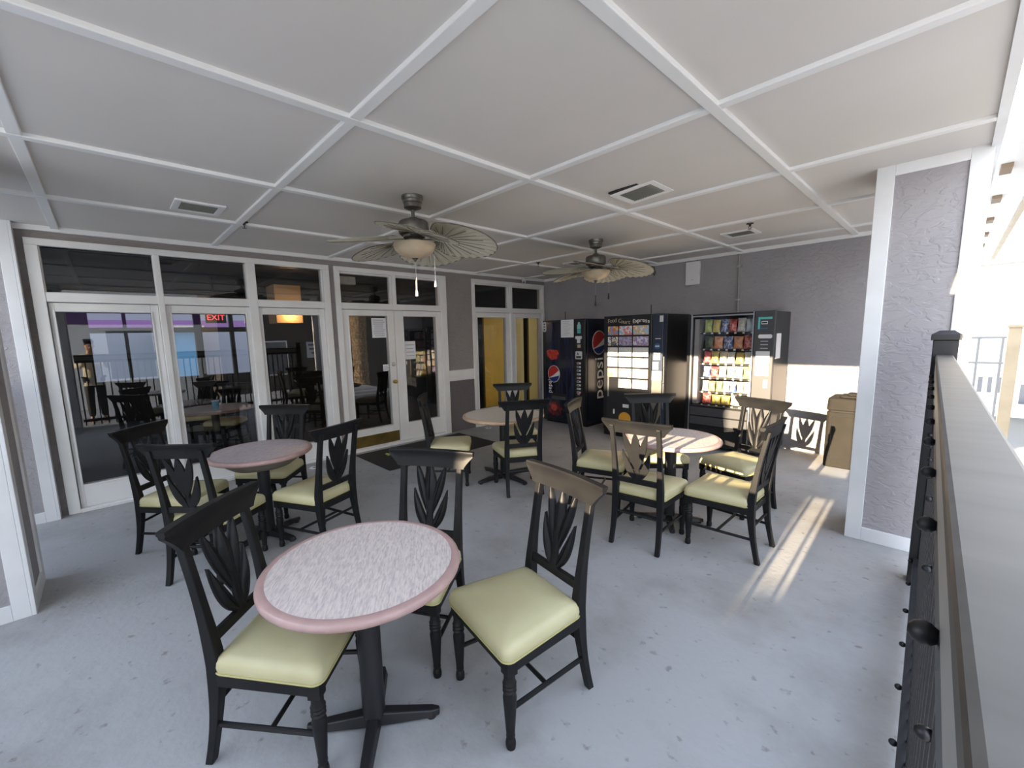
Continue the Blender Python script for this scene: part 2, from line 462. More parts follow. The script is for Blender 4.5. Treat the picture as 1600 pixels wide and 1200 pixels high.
# ------------------------------------------------------------------ interior behind the glass
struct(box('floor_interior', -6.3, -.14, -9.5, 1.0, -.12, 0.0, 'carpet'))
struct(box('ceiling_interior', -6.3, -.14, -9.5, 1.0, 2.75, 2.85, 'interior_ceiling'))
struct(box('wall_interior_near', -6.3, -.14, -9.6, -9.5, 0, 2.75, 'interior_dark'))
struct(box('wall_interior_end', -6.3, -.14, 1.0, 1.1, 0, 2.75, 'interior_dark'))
b = bmesh.new()
wins = [(-8.1, -7.35), (-6.73, -6.22), (-6.16, -5.73), (-5.52, -5.02), (-4.88, -4.33), (-4.25, -3.75)]
ys_ = [-9.5] + [v for w in wins for v in w] + [1.0]
for k in range(0, len(ys_), 2): bx(b, -6.12, -6.0, ys_[k], ys_[k + 1], 0, 2.75)
for y0, y1 in wins:
    bx(b, -6.12, -6.0, y0, y1, 0, .86); bx(b, -6.12, -6.0, y0, y1, 1.84, 1.95); bx(b, -6.12, -6.0, y0, y1, 2.24, 2.75)
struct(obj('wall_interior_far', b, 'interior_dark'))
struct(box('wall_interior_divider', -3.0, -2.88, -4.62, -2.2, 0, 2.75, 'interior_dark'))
b = bmesh.new()
bx(b, -.80, -.75, -.97, -.42, 0, 2.05)
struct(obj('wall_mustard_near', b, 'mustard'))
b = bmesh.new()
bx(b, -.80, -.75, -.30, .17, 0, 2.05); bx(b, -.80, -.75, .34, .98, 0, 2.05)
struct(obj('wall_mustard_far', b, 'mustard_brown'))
# lit bulkhead with a downlight
t = thing('ceiling_bulkhead', 'warm lit plaster bulkhead seen through the third glazed leaf', 'bulkhead', (-2.1, -4.16, 1.93))
b = bmesh.new(); bx(b, -.45, 0, -.22, .2, -.03, .6); obj('body', b, 'warm_plaster', t)
b = bmesh.new(); lathe(b, [(.05, 0), (.05, .02)], 16, Matrix.Translation((.07, .0, .16))); obj('lamp', b, 'lamp_warm', t)
# exit sign
t = thing('exit_sign', 'small red EXIT sign hanging in the dark room behind the glass', 'sign', (-3.0, -5.09, 2.02))
b = bmesh.new(); bx(b, -.02, 0, -.15, .15, -.09, .09); obj('housing', b, 'inside_black', t)
text_mesh('lettering', 'EXIT', .13, 'exit_red', t, Matrix.Translation((.003, 0, 0)) @ FACEX)
b = bmesh.new(); bx(b, -.012, -.006, -.01, .01, .09, .67); obj('stem', b, 'inside_black', t)
# emergency light box behind the transom
t = thing('emergency_light', 'beige emergency light box behind the glass above the french doors', 'light', (-.20, -4.0, 2.41))
b = bmesh.new(); bx(b, -.05, .04, -.15, .15, -.055, .055); obj('body', b, 'cream_siding', t, bevel=.008)
b = bmesh.new(); bx(b, .04, .048, .03, .09, -.02, .015); obj('switch_plate', b, 'label_white', t)

# far outdoors seen through the interior windows
def building(name, label, x0, x1, y0, y1, z0, z1, wall, roof='roof_shingle', wins=(), face='y1', band=None, wm='window_dark', ov=.25):
    t = thing(name, label, 'building', (0, 0, 0))
    box('wall', x0, x1, y0, y1, z0, z1, wall, t)
    box('roof', x0 - ov, x1 + ov, y0 - ov, y1 + ov, z1, z1 + .12, roof, t)
    if band:
        box('band', x0 - .02, x1 + .02, y0 - .02, y1 + .02, band[0], band[1], band[2], t)
    for a0, a1, c0, c1 in wins:
        if face == 'y1': w = box('window', a0, a1, y1 - .02, y1 + .02, c0, c1, 'white_siding', t); box('pane', a0 + .05, a1 - .05, y1 + .02, y1 + .03, c0 + .05, c1 - .05, wm, w)
        elif face == 'y0': w = box('window', a0, a1, y0 - .02, y0 + .02, c0, c1, 'white_siding', t); box('pane', a0 + .05, a1 - .05, y0 - .03, y0 - .02, c0 + .05, c1 - .05, wm, w)
        elif face == 'x1': w = box('window', x1 - .02, x1 + .02, a0, a1, c0, c1, 'white_siding', t); box('pane', x1 + .02, x1 + .03, a0 + .05, a1 - .05, c0 + .05, c1 - .05, wm, w)
        else: w = box('window', x0 - .02, x0 + .02, a0, a1, c0, c1, 'white_siding', t); box('pane', x0 - .03, x0 - .02, a0 + .05, a1 - .05, c0 + .05, c1 - .05, wm, w)
    return t
building('shop_building', 'pale shop front with a purple band seen through the room\'s far windows', -16, -12, -16, 2, -3, 4.2, 'pale_wall', band=(2.10, 2.36, 'purple_wall'))
building('shed_building', 'bright blue hut in front of the purple banded shop', -11.6, -10.2, -4.98, -4.5, -3, 2.0, 'blue_wall')

# ------------------------------------------------------------------ chairs
def yback(z):
    return -.215 - .088 * max(0, (z - .42) / .55) ** 1.3 if z >= .42 else -.215 - .060 * ((.42 - z) / .42) ** 1.8

def leaf_mesh(bm, base, tip, ctrl, wmax, bulge, peak=.55, n=12):
    """carved leaf in the back plane; front towards +y"""
    base, tip, ctrl = Vector(base), Vector(tip), Vector(ctrl)
    fr, bk = [], []
    S = (-1, -.55, -.12, 0, .12, .55, 1)
    G = (.0, .75, .95, .55, .95, .75, .0)
    for i in range(n + 1):
        t = i / n
        c = base * (1 - t) ** 2 + ctrl * 2 * t * (1 - t) + tip * t * t
        dv = (ctrl - base) * 2 * (1 - t) + (tip - ctrl) * 2 * t; dv.normalize()
        nn = Vector((dv.y, -dv.x))
        w = wmax * max(.06, (math.sin(PI * min(1, t ** (math.log(.5) / math.log(peak)) if t > 0 else 0)) ** .8) * (1 - .25 * t) + .18 * (1 - t))
        rf, rb = [], []
        for s, g in zip(S, G):
            p = c + nn * (s * w); y = yback(p.y)
            rf.append(bm.verts.new((p.x, y + .004 + bulge * g * min(1, w / wmax + .15), p.y)))
            rb.append(bm.verts.new((p.x, y - .010, p.y)))
        fr.append(rf); bk.append(rb)
    m = len(S)
    for i in range(n):
        for k in range(m - 1):
            bm.faces.new((fr[i][k], fr[i][k + 1], fr[i + 1][k + 1], fr[i + 1][k]))
            bm.faces.new((bk[i][k], bk[i + 1][k], bk[i + 1][k + 1], bk[i][k + 1]))
        bm.faces.new((fr[i][0], fr[i + 1][0], bk[i + 1][0], bk[i][0]))
        bm.faces.new((fr[i][-1], bk[i][-1], bk[i + 1][-1], fr[i + 1][-1]))
    bm.faces.new(fr[0] + list(reversed(bk[0]))); bm.faces.new(list(reversed(fr[-1])) + bk[-1])

def make_chair(label, loc, rz, group):
    t = thing('dining_chair', label, 'chair', loc, rz, group)
    W = 'black_wood'
    # seat
    bm = bmesh.new()
    def outline(s, k=1.0):
        pts = []
        for cx, cy, a0 in ((.205, .185, 0), (-.205, .185, PI / 2), (-.165, -.175, PI), (.165, -.175, 1.5 * PI)):
            for i in range(6):
                a = a0 + PI / 2 * i / 5; r = .032
                pts.append(((cx + r * math.cos(a)) * s, (cy + r * math.sin(a)) * s))
        return [(x, y + (.014 * (1 - (x / .24) ** 2) if y > .1 else 0)) for x, y in pts]
    rings = []
    for s, z in ((.985, .384), (1.0, .392), (1.012, .412), (1.0, .432), (.965, .446), (.86, .458), (.62, .467), (.3, .471)):
        rings.append([bm.verts.new((x, y, z)) for x, y in outline(s)])
    for a, b_ in zip(rings, rings[1:]):
        for i in range(len(a)):
            j = (i + 1) % len(a); bm.faces.new((a[i], a[j], b_[j], b_[i]))
    bm.faces.new(rings[-1]); bm.faces.new(list(reversed(rings[0])))
    se = obj('seat', bm, 'cushion_vinyl', t, smooth=60)
    bm = bmesh.new(); o_ = outline(1.004)
    pts = [(x, y, .392) for x, y in o_]; pts.append(pts[0]); tube(bm, pts, .0045, 6)
    obj('piping', bm, 'piping', se, smooth=True)
    # seat frame
    bm = bmesh.new()
    prism(bm, [(-.222, .165), (.222, .165), (.222, .205), (-.222, .205)], .335, .385, 'z')
    prism(bm, [(-.185, -.222), (.185, -.222), (.185, -.192), (-.185, -.192)], .335, .385, 'z')
    for s in (-1, 1):
        q = [(s * .228, .19), (s * .198, .19), (s * .162, -.2), (s * .192, -.2)]
        prism(bm, q if s > 0 else q[::-1], .335, .385, 'z')
    obj('seat_frame', bm, W, t, bevel=.004)
    # front legs
    for s in (-1, 1):
        bm = bmesh.new(); M = Matrix.Translation((s * .205, .185, 0))
        bx(bm, -.023, .023, -.023, .023, .325, .386, M)
        lathe(bm, [(.014, 0), (.019, .004), (.021, .022), (.018, .040), (.0145, .046), (.0185, .056), (.017, .066), (.021, .12), (.0255, .19), (.0275, .225), (.0235, .240),
                   (.0235, .246), (.0275, .254), (.0235, .262), (.0275, .270), (.0235, .278), (.0275, .286), (.0225, .296), (.0225, .326)], 16, M)
        obj('leg', bm, W, t, smooth=35)
    # rear legs run up into the back posts
    for s in (-1, 1):
        bm = bmesh.new(); pts, secs = [], []
        for i in range(19):
            z = .93 * i / 18
            hw = .0165 + .006 * math.exp(-((z - .42) / .2) ** 2); hd = .0155 + .009 * math.exp(-((z - .40) / .17) ** 2)
            x = s * (.168 + .008 * max(0, (.42 - z) / .42) + .003 * max(0, (z - .42) / .5))
            pts.append((x, yback(z), z)); secs.append([(-hw, -hd, 0), (hw, -hd, 0), (hw, hd, 0), (-hw, hd, 0)])
        sweep(bm, pts, secs); obj('leg', bm, W, t, bevel=.004)
    # top rail with swept ends, curved in plan
    bm = bmesh.new(); X = [-.256, -.25, -.24, -.225, -.21, -.2, -.19, -.12, -.06, 0, .06, .12, .19, .2, .21, .225, .24, .25, .256]
    F = []
    for x in X:
        a = abs(x); zb = .876 if a <= .2 else .876 + .068 * ((a - .2) / .056) ** .8
        yo = .022 * (a / .256) ** 2
        col = []
        for z, th in ((zb, .012), (zb + (.953 - zb) * .5, .012), (.953, .0125), (.958, .0165), (.970, .0165)):
            y = yback(z) + yo
            col.append((bm.verts.new((x, y + th, z)), bm.verts.new((x, y - th, z))))
        F.append(col)
    for a, c in zip(F, F[1:]):
        for k in range(4):
            bm.faces.new((a[k][0], c[k][0], c[k + 1][0], a[k + 1][0])); bm.faces.new((a[k][1], a[k + 1][1], c[k + 1][1], c[k][1]))
        bm.faces.new((a[0][0], a[0][1], c[0][1], c[0][0])); bm.faces.new((a[4][0], c[4][0], c[4][1], a[4][1]))
    for col, r in ((F[0], 0), (F[-1], 1)):
        for k in range(4): bm.faces.new((col[k][0], col[k + 1][0], col[k + 1][1], col[k][1]))
    obj('top_rail', bm, W, t, smooth=50)
    bm = bmesh.new(); bx(bm, -.155, .155, yback(.51) - .012, yback(.51) + .012, .488, .528); obj('cross_rail', bm, W, t, bevel=.003)
    # carved tulip splat
    bm = bmesh.new()
    leaf_mesh(bm, (0, .62), (0, .884), (0, .74), .037, .018, .60)
    for s in (-1, 1):
        leaf_mesh(bm, (s * .006, .60), (s * .088, .886), (s * .044, .735), .0255, .016, .60)
        leaf_mesh(bm, (s * .010, .522), (s * .100, .748), (s * .072, .598), .0255, .016, .48)
    pts, secs = [], []
    for i in range(6):
        z = .522 + .17 * i / 5; w = .034 - .013 * math.sin(PI * i / 5)
        pts.append((0, yback(z), z)); secs.append([(w * math.cos(a), .004 + (.014 * math.sin(a) if math.sin(a) > 0 else .012 * math.sin(a)), 0) for a in [2 * PI * k / 12 for k in range(12)]])
    sweep(bm, pts, secs)
    obj('splat', bm, W, t, smooth=45)
    # stretchers
    for s in (-1, 1):
        bm = bmesh.new(); tube(bm, [(s * .203, .175, .165), (s * .176, yback(.165) + .01, .165)], .0105, 8); obj('stretcher', bm, W, t, smooth=True)
    bm = bmesh.new(); tube(bm, [(-.189, -.01, .165), (.189, -.01, .165)], .010, 8); obj('stretcher', bm, W, t, smooth=True)
    bm = bmesh.new(); tube(bm, [(-.172, yback(.25), .25), (.172, yback(.25), .25)], .010, 8); obj('stretcher', bm, W, t, smooth=True)
    return t

CH = 'black carved back dining chairs'
chairs = [
 (3.901, -6.098, 313.8, 'black carved chair at the left of the front table, tilted top rail nearest the camera'),
 (3.829, -5.501, 211.1, 'black tulip carved chair behind the front table, facing the camera'),
 (4.418, -5.333, 170.8, 'sunlit greyish tulip carved chair with open seat right of the front table'),
 (1.555, -6.205, 316.4, 'black chair against the first glazed leaf, by the purple table'),
 (2.140, -6.081, 44.2, 'black chair with plain tulip back turned to us, left of the purple table'),
 (1.369, -5.504, 223.1, 'black chair on the far side of the purple table, carved back facing us'),
 (2.275, -5.430, 112.0, 'black chair right of the purple table, plain back and large olive seat showing'),
 (1.953, -2.831, 232.8, 'black chair beyond the cream table, in front of the mustard curtain wall'),
 (2.612, -3.473, 59.0, 'black chair at the cream table with its plain tulip back turned to us'),
 (1.92, -3.84, 318.0, 'black chair on the entrance mat seen edge on, left of the cream table'),
 (3.477, -3.217, 291.4, 'black chair in profile left of the pink table, seat towards the table'),
 (3.759, -2.709, 223.2, 'grey looking chair behind the pink table, before the food machine'),
 (4.112, -3.552, 6.7, 'black chair with striped sun on its seat, plain back to us at the pink table'),
 (4.409, -2.497, 160.5, 'black carved chair in front of the snack machine, beyond the pink table'),
 (4.576, -3.255, 89.9, 'black chair turned sideways with sunlit olive seat, right of the pink table'),
]
proto = None
for x, y, a, lab in chairs:
    if proto is None: proto = make_chair(lab, (x, y, 0), math.radians(a), CH)
    else: dup(proto, lab, (x, y, 0), math.radians(a), CH)
# chairs inside the glazed room
dup(proto, 'dark chair indoors behind the second glazed leaf', (-2.6, -5.55, 0), math.radians(250), 'chairs inside the glazed room')
dup(proto, 'dark chair indoors at the table with the blue cup', (-1.75, -5.3, 0), math.radians(230), 'chairs inside the glazed room')

# ------------------------------------------------------------------ tables
def table(label, x, y, r, rz, top_m, edge_m, apron, feet, group='round pedestal tables'):
    t = thing('pedestal_table', label, 'table', (x, y, 0), rz, group)
    bm = bmesh.new()
    lathe(bm, [(r - .055, .695), (r - .012, .695), (r - .002, .703), (r, .713), (r - .003, .722), (r - .010, .728), (r - .028, .730), (r - .032, .7285), (r - .035, .7285)], 72)
    tt = obj('tabletop', bm, edge_m, t, smooth=50)
    bm = bmesh.new(); lathe(bm, [(r - .034, .722), (r - .034, .7295)], 72); obj('top_inlay', bm, top_m, tt, smooth=30)
    if apron:
        bm = bmesh.new(); lathe(bm, [(.16, .605), (.22, .61), (r - .10, .655), (r - .035, .696)], 56); obj('apron', bm, 'apron_grey', t, smooth=40)
    bm = bmesh.new(); lathe(bm, [(.10, .675), (.10, .694)], 24); obj('mount_plate', bm, 'black_metal', t, smooth=40)
    bm = bmesh.new(); lathe(bm, [(.046, .05), (.046, .68)], 24); obj('pedestal', bm, 'black_metal', t, smooth=40)
    for k in range(4):
        bm = bmesh.new(); M = Matrix.Rotation(k * PI / 2, 4, 'Z'); pts, secs = [], []
        for i in range(9):
            u = i / 8; hw = .032 - .008 * u if u < 1 else .012; h = .052 - .026 * u
            z0 = .012
            pts.append((.02 + (feet - .02) * u, 0, 0)); secs.append([(0, -hw, z0), (0, hw, z0), (0, hw * .7, z0 + h), (0, -hw * .7, z0 + h)])
        sweep(bm, pts, secs, M); f = obj('foot', bm, 'black_metal', t, bevel=.005)
        bm = bmesh.new(); lathe(bm, [(.02, 0), (.022, .014)], 14, M @ Matrix.Translation((feet - .035, 0, 0))); obj('glide', bm, 'dark_rubber', f, smooth=True)
    return t
table('round mauve topped table in the foreground', 4.119, -5.884, .381, .95, 'mauve_laminate', 'mauve_edge', False, .27)
table('round purple grey table with deep grey apron by the glazed leaves', 1.897, -5.706, .381, .4, 'purple_laminate', 'mauve_edge', True, .30)
table('larger round cream table with peach rim near the french doors', 2.285, -3.365, .455, math.radians(86), 'cream_laminate', 'peach_edge', False, .37)
table('round pink topped table among five chairs by the vending machines', 4.106, -3.169, .381, .55, 'mauve_laminate', 'mauve_edge', False, .27)
table('dim round table indoors holding the blue cup', -1.05, -5.55, .45, .3, 'cream_laminate', 'mauve_edge', False, .33, 'table inside the glazed room')
t = thing('paper_cup', 'blue paper cup on the table inside the glazed room', 'cup', (-.93, -5.55, .7295))
bm = bmesh.new(); lathe(bm, [(.028, 0), (.045, .11), (.041, .11), (.026, .006)], 20); obj('cup_wall', bm, 'cup_blue', t, smooth=40)
bm = bmesh.new(); lathe(bm, [(.045, .107), (.049, .110), (.045, .113), (.042, .110)], 20); obj('rim', bm, 'label_white', t, smooth=40)

# ------------------------------------------------------------------ ceiling fans
def fan(label, x, y, rz, chain_a, chain_m):
    t = thing('ceiling_fan', label, 'fan', (x, y, H), rz, 'palm blade ceiling fans')
    bm = bmesh.new(); lathe(bm, [(.082, 0), (.082, -.018), (.076, -.03), (.074, -.032), (.072, -.05), (.066, -.055), (.066, -.085), (.03, -.10)], 28); obj('canopy', bm, 'pewter', t, smooth=35)
    bm = bmesh.new(); lathe(bm, [(.014, -.10), (.014, -.16)], 14); lathe(bm, [(.03, -.155), (.036, -.165), (.036, -.178), (.05, -.186)], 18); obj('downrod', bm, 'pewter', t, smooth=35)
    bm = bmesh.new(); lathe(bm, [(.055, -.17), (.10, -.182), (.112, -.192), (.116, -.205), (.116, -.268), (.108, -.28), (.06, -.285)], 32); obj('motor_housing', bm, 'pewter', t, smooth=35)
    bm = bmesh.new(); lathe(bm, [(.06, -.28), (.085, -.29), (.085, -.305), (.065, -.312), (.078, -.325), (.078, -.345), (.10, -.352), (.10, -.362)], 28); obj('switch_housing', bm, 'pewter', t, smooth=35)
    bm = bmesh.new(); lathe(bm, [(.162, -.352), (.163, -.362), (.152, -.395), (.118, -.432), (.06, -.455), (.0, -.46)], 36, caps=False); bm2 = bm
    lathe(bm, [(.162, -.352), (.02, -.350)], 36, caps=False)
    obj('light_bowl', bm, 'alabaster', t, smooth=40)
    bm = bmesh.new(); lathe(bm, [(.022, -.452), (.024, -.462), (.012, -.472), (.006, -.486)], 14); obj('finial', bm, 'pewter', t, smooth=35)
    for k in range(5):
        A = Matrix.Rotation(2 * PI * k / 5, 4, 'Z')
        bm = bmesh.new()
        br = [(.07, .014), (.12, .018), (.16, .045), (.20, .05), (.235, .018)]
        prism(bm, [(u, -w) for u, w in br] + [(u, w) for u, w in reversed(br)], -.322, -.316, 'z', A)
        arm = obj('blade_arm', bm, 'pewter', t)
        # palm leaf blade, pitched and slightly drooping, with pleats radiating from the stem
        P = A @ Matrix.Translation((.17, 0, -.310)) @ Matrix.Rotation(math.radians(-12), 4, 'X') @ Matrix.Rotation(math.radians(9), 4, 'Y')
        NR, NA = 10, 48; L_ = .47
        bm = bmesh.new(); top, bot = [], []
        for i in range(NR + 1):
            q = i / NR; rt, rb = [], []
            for j in range(NA + 1):
                u = j / NA; th = (u - .5) * 2 * math.radians(128)
                # outline: teardrop fan around point (.03,0)
                R = (.20 + .235 * (math.cos(th) * .5 + .5) ** 1.0)
                px_, py_ = .045 + R * q * math.cos(th) * (1.0 if abs(th) < PI / 2 else .35), R * q * math.sin(th) * .88
                pleat = .0035 * (1 if j % 2 else -1) * min(1, q * 2.2)
                z = pleat - .012 * q * q
                rt.append(bm.verts.new(P @ Vector((px_, py_, z + .002)))); rb.append(bm.verts.new(P @ Vector((px_, py_, z - .002))))
            top.append(rt); bot.append(rb)
        for i in range(NR):
            for j in range(NA):
                bm.faces.new((top[i][j], top[i + 1][j], top[i + 1][j + 1], top[i][j + 1])); bm.faces.new((bot[i][j], bot[i][j + 1], bot[i + 1][j + 1], bot[i + 1][j]))
        for j in range(NA): bm.faces.new((top[NR][j], bot[NR][j], bot[NR][j + 1], top[NR][j + 1]))
        for j in (0, NA):
            for i in range(NR): bm.faces.new((top[i][j], top[i + 1][j], bot[i + 1][j], bot[i][j]) if j else (top[i][j], bot[i][j], bot[i + 1][j], top[i + 1][j]))
        bmesh.ops.remove_doubles(bm, verts=bm.verts[:], dist=1e-5)
        bl = obj('blade', bm, 'fan_leaf', t)
        bm = bmesh.new(); edge = []
        for j in range(NA + 1):
            th = (j / NA - .5) * 2 * math.radians(128); R = .20 + .235 * (math.cos(th) * .5 + .5)
            edge.append(P @ Vector((.045 + R * math.cos(th) * (1.0 if abs(th) < PI / 2 else .35), R * math.sin(th) * .88, -.012)))
        tube(bm, edge, .004, 6)
        for j in range(3, NA - 2, 3):
            th = (j / NA - .5) * 2 * math.radians(128); R = .20 + .235 * (math.cos(th) * .5 + .5)
            kx = 1.0 if abs(th) < PI / 2 else .35
            tube(bm, [P @ Vector((.045 + R * q * math.cos(th) * kx, R * q * math.sin(th) * .88, -.005 - .012 * q * q)) for q in (.12, .5, .8)], .0022, 5)
        obj('blade_rib', bm, 'fan_rib', bl)
    bm = bmesh.new(); tube(bm, [(0, 0, -.485), (.01, 0, -.63)], .0016, 5); c = obj('pull_chain', bm, 'steel', t)
    bm = bmesh.new(); lathe(bm, [(.004, -.75), (.012, -.748), (.011, -.72), (.006, -.70), (.005, -.63)], 12, Matrix.Translation((.01, 0, 0))); obj('pull_pendant', bm, chain_m, c, smooth=40)
    cx, cy = .15 * math.cos(chain_a), .15 * math.sin(chain_a)
    bm = bmesh.new(); tube(bm, [(cx * .6, cy * .6, -.34), (cx, cy, -.37), (cx, cy, -.61)], .0016, 5); c = obj('pull_chain', bm, 'steel', t)
    bm = bmesh.new(); lathe(bm, [(.004, -.68), (.011, -.678), (.009, -.65), (.005, -.61)], 12, Matrix.Translation((cx, cy, 0))); obj('pull_pendant', bm, chain_m, c, smooth=40)
    return t
CAMDIR = math.atan2(-6.543 + 4.693, 5.642 - 2.731)          # from the first fan towards the viewer
fan('palm leaf ceiling fan with bowl light nearest the camera', 2.731, -4.693, CAMDIR + math.radians(6), math.radians(80), 'label_white')
fan('palm leaf ceiling fan before the vending machines, dark pull tassels', 2.715, -2.225, CAMDIR - .2 + math.radians(-2), math.radians(85), 'dark_rubber')

# ------------------------------------------------------------------ ceiling fittings
def vent(label, x, y, w, l, tilt=0):
    t = thing('ceiling_vent', label, 'vent', (x, y, H), 0, 'square ceiling vents')
    if tilt: t.rotation_euler = (0, tilt, 0)
    bm = bmesh.new(); b_ = .045
    bx(bm, -w, w, -l, -l + b_, -.014, 0); bx(bm, -w, w, l - b_, l, -.014, 0); bx(bm, -w, -w + b_, -l + b_, l - b_, -.014, 0); bx(bm, w - b_, w, -l + b_, l - b_, -.014, 0)
    obj('frame', bm, 'batten_paint', t, bevel=.003)
    bm = bmesh.new(); k = -w + b_ + .008
    while k < w - b_ - .004:
        bx(bm, k, k + .004, -l + b_, l - b_, -.012, -.002); k += .014
    obj('grille', bm, 'grille_grey', t)
    bm = bmesh.new(); bx(bm, -w + b_, w - b_, -l + b_, l - b_, -.003, -.001); obj('backing', bm, 'apron_grey', t)
vent('ceiling vent by the glazed leaves at the left', 1.475, -5.878, .155, .165)
vent('loose hanging ceiling vent with a dark gap, right of the near fan', 3.912, -3.38, .175, .165, math.radians(-3.5))
bm = bmesh.new(); bx(bm, -.17, .18, -.20, -.150, -.004, .006); obj('duct_gap_shade', bm, 'bin_gap', bpy.data.objects['ceiling_vent.001'])  # black plate; the shade inside the open gap is put into its colour
vent('ceiling vent close to the back wall above the snack machine', 3.92, -1.19, .165, .15)
vent('ceiling vent half hidden behind the far fan', 1.62, -1.12, .15, .15)
def sprinkler(label, x, y):
    t = thing('sprinkler_head', label, 'sprinkler', (x, y, H - .0), 0, 'ceiling sprinkler heads')
    bm = bmesh.new(); lathe(bm, [(.035, 0), (.033, -.006), (.012, -.010), (.010, -.03)], 18); obj('escutcheon', bm, 'dark_rubber', t, smooth=40)
    bm = bmesh.new()
    for s in (-1, 1): tube(bm, [(s * .009, 0, -.028), (s * .013, 0, -.04), (s * .003, 0, -.055)], .003, 6)
    lathe(bm, [(.018, -.058), (.018, -.055)], 14); obj('deflector', bm, 'pewter', t)
sprinkler('dark sprinkler head at a batten crossing beside the left vent', 1.205, -5.50)
sprinkler('sprinkler head between the two fans near the door wall', 1.301, -1.636)
sprinkler('sprinkler head above the snack machine, by the rear vent', 4.126, -1.575)
t = thing('security_camera', 'white dome security camera at the ceiling above the mustard bay', 'camera', (.075, -.66, H - .045))
bm = bmesh.new(); lathe(bm, [(.048, 0), (.05, -.02), (.036, -.03)], 20); obj('base', bm, 'white_plastic', t, smooth=35)
bm = bmesh.new(); lathe(bm, [(.035, -.028), (.037, -.05), (.028, -.075), (.01, -.085)], 20); e = obj('head', bm, 'white_plastic', t, smooth=35)
bm = bmesh.new(); lathe(bm, [(.016, 0), (.014, .012)], 14, Matrix.Translation((.02, -.022, -.056)) @ Matrix.Rotation(math.radians(90), 4, Vector((1, 1, 0)).normalized())); obj('lens', bm, 'dark_rubber', e, smooth=35)

# ------------------------------------------------------------------ back wall fittings
t = thing('access_point', 'white rectangular wireless box high on the back wall', 'box', (2.925, 0, 2.27))
bm = bmesh.new(); prism(bm, rrect(-.10, .10, 0, .335, .012), -.05, -.005); obj('body', bm, 'white_plastic', t, bevel=.005)
bm = bmesh.new(); bx(bm, -.012, .018, -.052, -.05, .07, .08); obj('badge', bm, 'ink_grey', t)
bm = bmesh.new(); bx(bm, -.05, .05, -.03, -.002, -.02, .0); obj('bracket', bm, 'grey_plastic', t)
bm = bmesh.new(); tube(bm, [(.05, -.012, .335), (.05, -.012, .40)], .005, 6); obj('cable', bm, 'dark_rubber', t)
t = thing('floodlight', 'white twin box floodlight with looped black cable on the back wall', 'light', (2.185, 0, 2.55))
bm = bmesh.new(); bx(bm, -.10, .09, -.17, -.03, -.05, .07); obj('housing', bm, 'white_plastic', t, bevel=.012)
bm = bmesh.new(); bx(bm, -.09, .08, -.178, -.17, -.04, .06); obj('lens', bm, 'grey_plastic', t)
bm = bmesh.new(); bx(bm, -.03, .03, -.03, 0, -.03, .05); obj('bracket', bm, 'grey_plastic', t)
bm = bmesh.new(); tube(bm, [(.09, -.04, .08), (.13, -.03, .06), (.15, -.02, -.02), (.13, -.02, -.07), (.11, -.02, -.03)], .007, 6); obj('cable', bm, 'dark_rubber', t, smooth=True)
t = thing('conduit', 'thin grey conduit pipe running down the back wall to the snack machine', 'pipe', (3.545, 0, 0))
bm = bmesh.new(); tube(bm, [(-.005, -.02, H - .045), (.004, -.02, 2.25), (.010, -.02, 1.825)], .013, 10); obj('pipe', bm, 'rail_grey', t, smooth=True)
for z in (2.45, 2.0):
    bm = bmesh.new(); bx(bm, -.025, .028, -.035, 0, z, z + .02); obj('strap', bm, 'steel', t)

# ------------------------------------------------------------------ vending machines
def globe(par, M, r, rz):
    """round three part emblem: red top, white wave, blue foot, white ring"""
    root = obj('emblem_ring', (lambda b: (prism(b, circ(0, 0, r, rz, 40), 0, .003, 'y', M), b)[1])(bmesh.new()), 'logo_white', par)
    k = .94
    def wave(u, s): return s
    def area(f_lo, f_hi, d, m, nm):
        b = bmesh.new(); lo, hi = [], []
        for i in range(25):
            u = -k + 2 * k * i / 24; lim = k * math.sqrt(max(0, 1 - (u / k) ** 2))
            a = max(-lim, min(lim, f_lo(u))); c = max(-lim, min(lim, f_hi(u)))
            lo.append((u * r, a * rz)); hi.append((u * r, c * rz))
        A = [b.verts.new(M @ Vector((x, d, z))) for x, z in lo]; B = [b.verts.new(M @ Vector((x, d, z))) for x, z in hi]
        for i in range(24):
            vs = [A[i], A[i + 1], B[i + 1], B[i]]
            if (A[i].co - B[i].co).length < 1e-5 and (A[i + 1].co - B[i + 1].co).length < 1e-5: continue
            b.faces.new(vs)
        bmesh.ops.remove_doubles(b, verts=b.verts[:], dist=1e-6)
        g = bmesh.ops.extrude_face_region(b, geom=b.faces[:]); off = (M.to_3x3() @ Vector((0, -.002, 0)))
        for v in [v for v in g['geom'] if isinstance(v, bmesh.types.BMVert)]: v.co += off
        obj(nm, b, m, root)
    f1 = lambda u: -.42 + .75 * max(0, (u + .75)) ** 1.35 * .62
    f2 = lambda u: -.50 + .30 * (u + 1) ** 1.0 * .5 + .05 * u
    area(f1, lambda u: 2, -.001, 'logo_red', 'emblem_red'); area(lambda u: -2, f2, -.001, 'logo_blue', 'emblem_blue')
    return root

